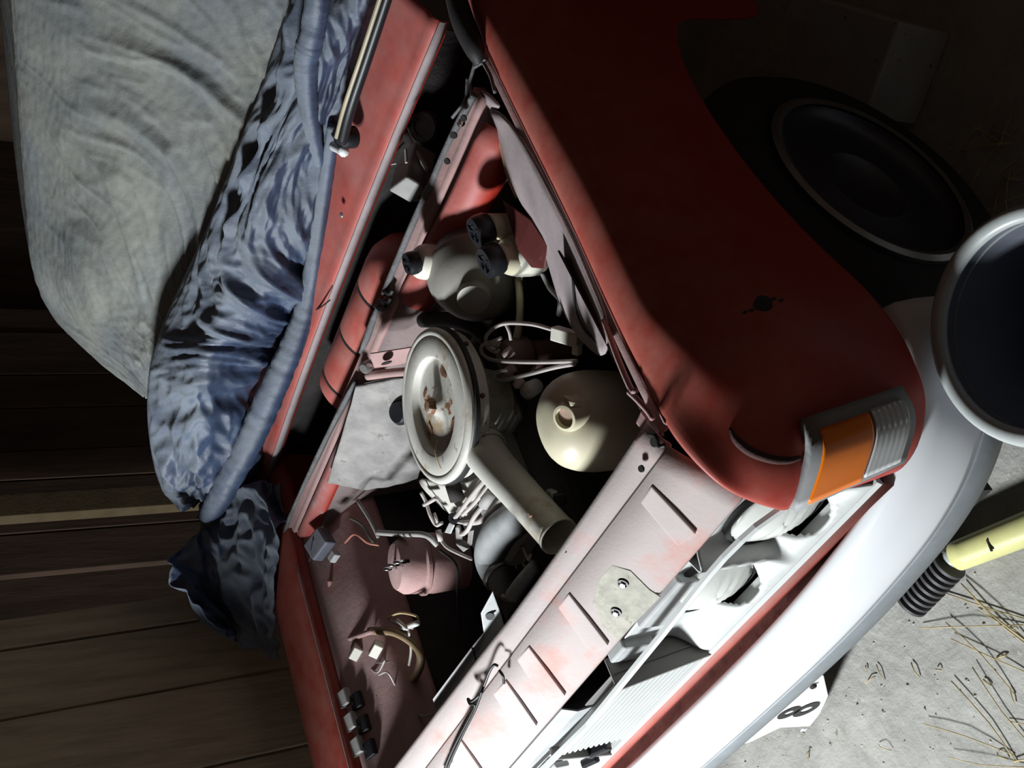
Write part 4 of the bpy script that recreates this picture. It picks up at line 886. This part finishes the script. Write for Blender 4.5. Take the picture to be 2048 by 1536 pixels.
hem('upper_roll', [pix(640, -80, y=1.0), pix(630, 40, y=.995), pix(612, 130, y=.99), pix(620, 230, y=.985), pix(640, 330, y=.98)], [.020, .022, .022, .018, .010], .14, 14)
# far corner: the cover falls over the far fender
def drop_d(u, v, p):
    a, b_ = rot(u * .45, v * .35, .7)
    return .02 - .06 * an(a * 6, b_ * 13, 3.0) - .025 * an(a * 16, b_ * 30, 6.0)
gd = surf([[pix(400, 1000, y=.86), pix(470, 985, y=.84), pix(520, 960, y=.82), pix(560, 975, y=.79)],
           [pix(395, 1050, y=.84), pix(460, 1060, y=.78), pix(520, 1050, y=.73), pix(562, 1062, y=.67)],
           [pix(335, 1125, y=.70), pix(430, 1130, y=.73), pix(510, 1140, y=.66), pix(556, 1150, y=.60)],
           [pix(370, 1200, y=.62), pix(440, 1220, y=.66), pix(510, 1230, y=.59), pix(556, 1235, y=.55)],
           [pix(440, 1265, y=.58), pix(480, 1285, y=.60), pix(525, 1300, y=.54), pix(558, 1318, y=.48)]], 80, 80, (drop_d, False))
cpart(loft('hanging_corner', gd, coverblue, None, solid=.002, label='dark blue corner of the cover hanging over the far fender'))

# ================================================================== LOOSE THINGS
# steel tie wire looped through the crossmember
tw = tube('tie_wire', [pix(996, 1332, z=.884), pix(988, 1330, z=.888), pix(978, 1345, z=.888), pix(962, 1385, z=.886), pix(944, 1402, z=.890), pix(936, 1398, z=.89), pix(940, 1408, z=.888), pix(950, 1412, z=.884), pix(930, 1452, z=.876), pix(905, 1500, z=.868), pix(880, 1560, z=.86)], .0024, wireb, None, seg=7, n=90)
tag(tw, 'doubled black tie wire looped through the dusty crossmember', 'wire')
v2, f2 = tube_geo([pix(964, 1382, z=.89), pix(950, 1420, z=.882), pix(925, 1470, z=.872), pix(898, 1530, z=.864), pix(890, 1565, z=.86)], .0024, 7, 50)
st = mesh('wire_strand', v2, f2, wireb, tw)
v2, f2 = tube_geo([pix(998, 1340, z=.882), pix(1006, 1352, z=.878), pix(1008, 1366, z=.870)], .0024, 7, 16)
mesh('wire_end', v2, f2, wireb, tw)

# tall enamel bin beside the bumper
bz = .545
bcen = pix(2062, 650, z=bz); br_ = .137
bin_ = empty('enamel_bin', (bcen.x, bcen.y, 0), 'tall round grey enamel bin with rolled rim beside the bumper end', 'bin')
def bp(o): o.parent = bin_; return o
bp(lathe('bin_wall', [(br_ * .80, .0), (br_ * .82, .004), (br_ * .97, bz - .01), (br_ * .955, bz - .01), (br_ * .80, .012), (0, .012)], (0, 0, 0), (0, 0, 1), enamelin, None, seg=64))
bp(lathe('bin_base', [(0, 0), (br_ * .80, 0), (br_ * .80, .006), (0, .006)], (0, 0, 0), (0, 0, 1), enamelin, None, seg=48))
rp = []
for k in range(13):
    a = 2 * math.pi * k / 12; rp.append((br_ * .985 + .011 * math.cos(a), bz - .006 + .009 * math.sin(a)))
bp(lathe('rolled_rim', rp, (0, 0, 0), (0, 0, 1), enamel, None, seg=72, label='light grey rolled rim'))
bp(lathe('rim_bead', [(br_ * .93, bz - .030), (br_ * .965, bz - .030), (br_ * .968, bz - .008), (br_ * .94, bz - .008)], (0, 0, 0), (0, 0, 1), enamel, None, seg=64))
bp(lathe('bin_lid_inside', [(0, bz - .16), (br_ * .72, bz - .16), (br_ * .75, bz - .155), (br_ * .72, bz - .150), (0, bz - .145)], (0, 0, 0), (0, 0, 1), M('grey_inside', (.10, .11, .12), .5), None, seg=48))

# aerated concrete block next to the front wheel
h = .14
k0, k1, k2 = V((.746, .617, 0)), V((.907, .679, 0)), V((.658, .833, 0))
ex_ = (k1 - k0); ey_ = (k2 - k0)
bl = box('concrete_block', k0 + ex_ / 2 + ey_ / 2 + V((0, 0, h / 2)), (ex_.length, ey_.length, h), blockm, None, ex=tuple(ex_), ey=tuple(ey_), bevel=.006)
tag(bl, 'speckled grey aerated concrete block on the floor behind the wheel', 'block')

# yellow rod with ribbed grip under the bumper
r0 = pix(1915, 1112, z=.036); r1 = pix(2052, 1058, z=.036)
rd = (r1 - r0).normalized()
yr_ = empty('yellow_rod', (r0.x, r0.y, 0), 'pale yellow rod with black ribbed rubber grip lying under the bumper', 'rod')
yi = Matrix.Translation((-r0.x, -r0.y, 0))
def yp_(o): o.parent = yr_; o.matrix_parent_inverse = yi; return o
yp_(tube('rod', [r0, r0 + rd * .2, r0 + rd * .42], [.027, .029, .030], yellow, None, seg=24))
yp_(lathe('rod_tip', [(0, .0), (.030, 0), (.030, .02), (0, .02)], r0 + rd * .415, rd, black, None, seg=20))
yp_(tube('collar', [r0 - rd * .022, r0 + rd * .004], .0215, enamel, None, seg=22))
gp = [(0, -.150)]
for k in range(9):
    a = -.148 + k * .0145; gp += [(.026, a), (.0320, a + .003), (.0320, a + .009), (.026, a + .011)]
gp += [(.022, -.016), (0, -.016)]
gd_ = (r0 - pix(1836, 1192, z=.036)).normalized()
yp_(lathe('ribbed_grip', gp, r0, gd_, M('ribbed_rubber', (.035, .033, .038), .5, dust=.3, dustcol=(.2, .19, .19)), None, seg=26, label='black ribbed rubber grip'))
sl_ = r0 + rd * .10
yp_(box('slit', sl_ + V((-.010, -.005, .0275)), (.004, .022, .004), plblack, None, ex=tuple(rd), bevel=.001))

# straw and chips on the floor
random.seed(5)
def blades(name, n, fn, r, mat, label, cat):
    vs_, fs = [], []
    for k in range(n):
        p, d, l, rise = fn(); q = p + d * l; mdl = (p + q) / 2 + V((random.uniform(-.06, .06) * l, random.uniform(-.06, .06) * l, rise))
        a, b_ = tube_geo([p, mdl, q], r * random.uniform(.6, 1.3), 4, 5)
        o_ = len(vs_); vs_ += a; fs += [tuple(i + o_ for i in f) for f in b_]
    o = mesh(name, vs_, fs, mat, None); tag(o, label, cat, kind='stuff'); return o
def f1():
    far_ = random.random() < .72
    px = random.uniform(1990, 2130) if far_ else random.uniform(1600, 2048)
    py = random.uniform(1190, 1600) if far_ else random.uniform(1230, 1536)
    p = pix(px, py, z=.003); a = random.gauss(2.1, .45) if far_ else random.uniform(0, 6.3)
    return p, V((math.cos(a), math.sin(a), random.uniform(0, .06))), random.uniform(.06, .22) if far_ else random.uniform(.008, .035), random.uniform(.001, .010)
blades('loose_straw', 26, f1, .0013, strawm, 'scattered dry straw on the concrete in front of the bumper', 'straw')
def f2_():
    p = pix(random.uniform(1500, 2048), random.uniform(80, 620), z=.004)
    while .50 < p.y < 1.0 and p.x < 1.06: p = pix(random.uniform(1500, 2048), random.uniform(80, 620), z=.004)
    a = random.uniform(0, 6.3)
    return p, V((math.cos(a), math.sin(a), random.uniform(0, .1))), random.uniform(.03, .12), .006
blades('dark_straw', 60, f2_, .0014, strawm, 'dry straw in the shadow beside the front wheel', 'straw')
vs_, fs = [], []
for k in range(130):
    p = pix(random.uniform(1350, 2048), random.uniform(1080, 1536), z=0.0)
    s = random.uniform(.0015, .0045); o_ = len(vs_)
    for d in ((1, 0, .1), (0, 1, .1), (-1, 0, .1), (0, -1, .1), (0, 0, .9)): vs_.append(p + V(d) * s * random.uniform(.6, 1.3))
    fs += [(o_, o_ + 1, o_ + 4), (o_ + 1, o_ + 2, o_ + 4), (o_ + 2, o_ + 3, o_ + 4), (o_ + 3, o_, o_ + 4), (o_ + 3, o_ + 2, o_ + 1, o_)]
gr_ = mesh('floor_grit', vs_, fs, M('pale_chips', (.5, .48, .43), .8, var=.4, vscale=200), None, smooth=False)
tag(gr_, 'small pale grit and chips lying on the concrete floor', 'grit', kind='stuff')
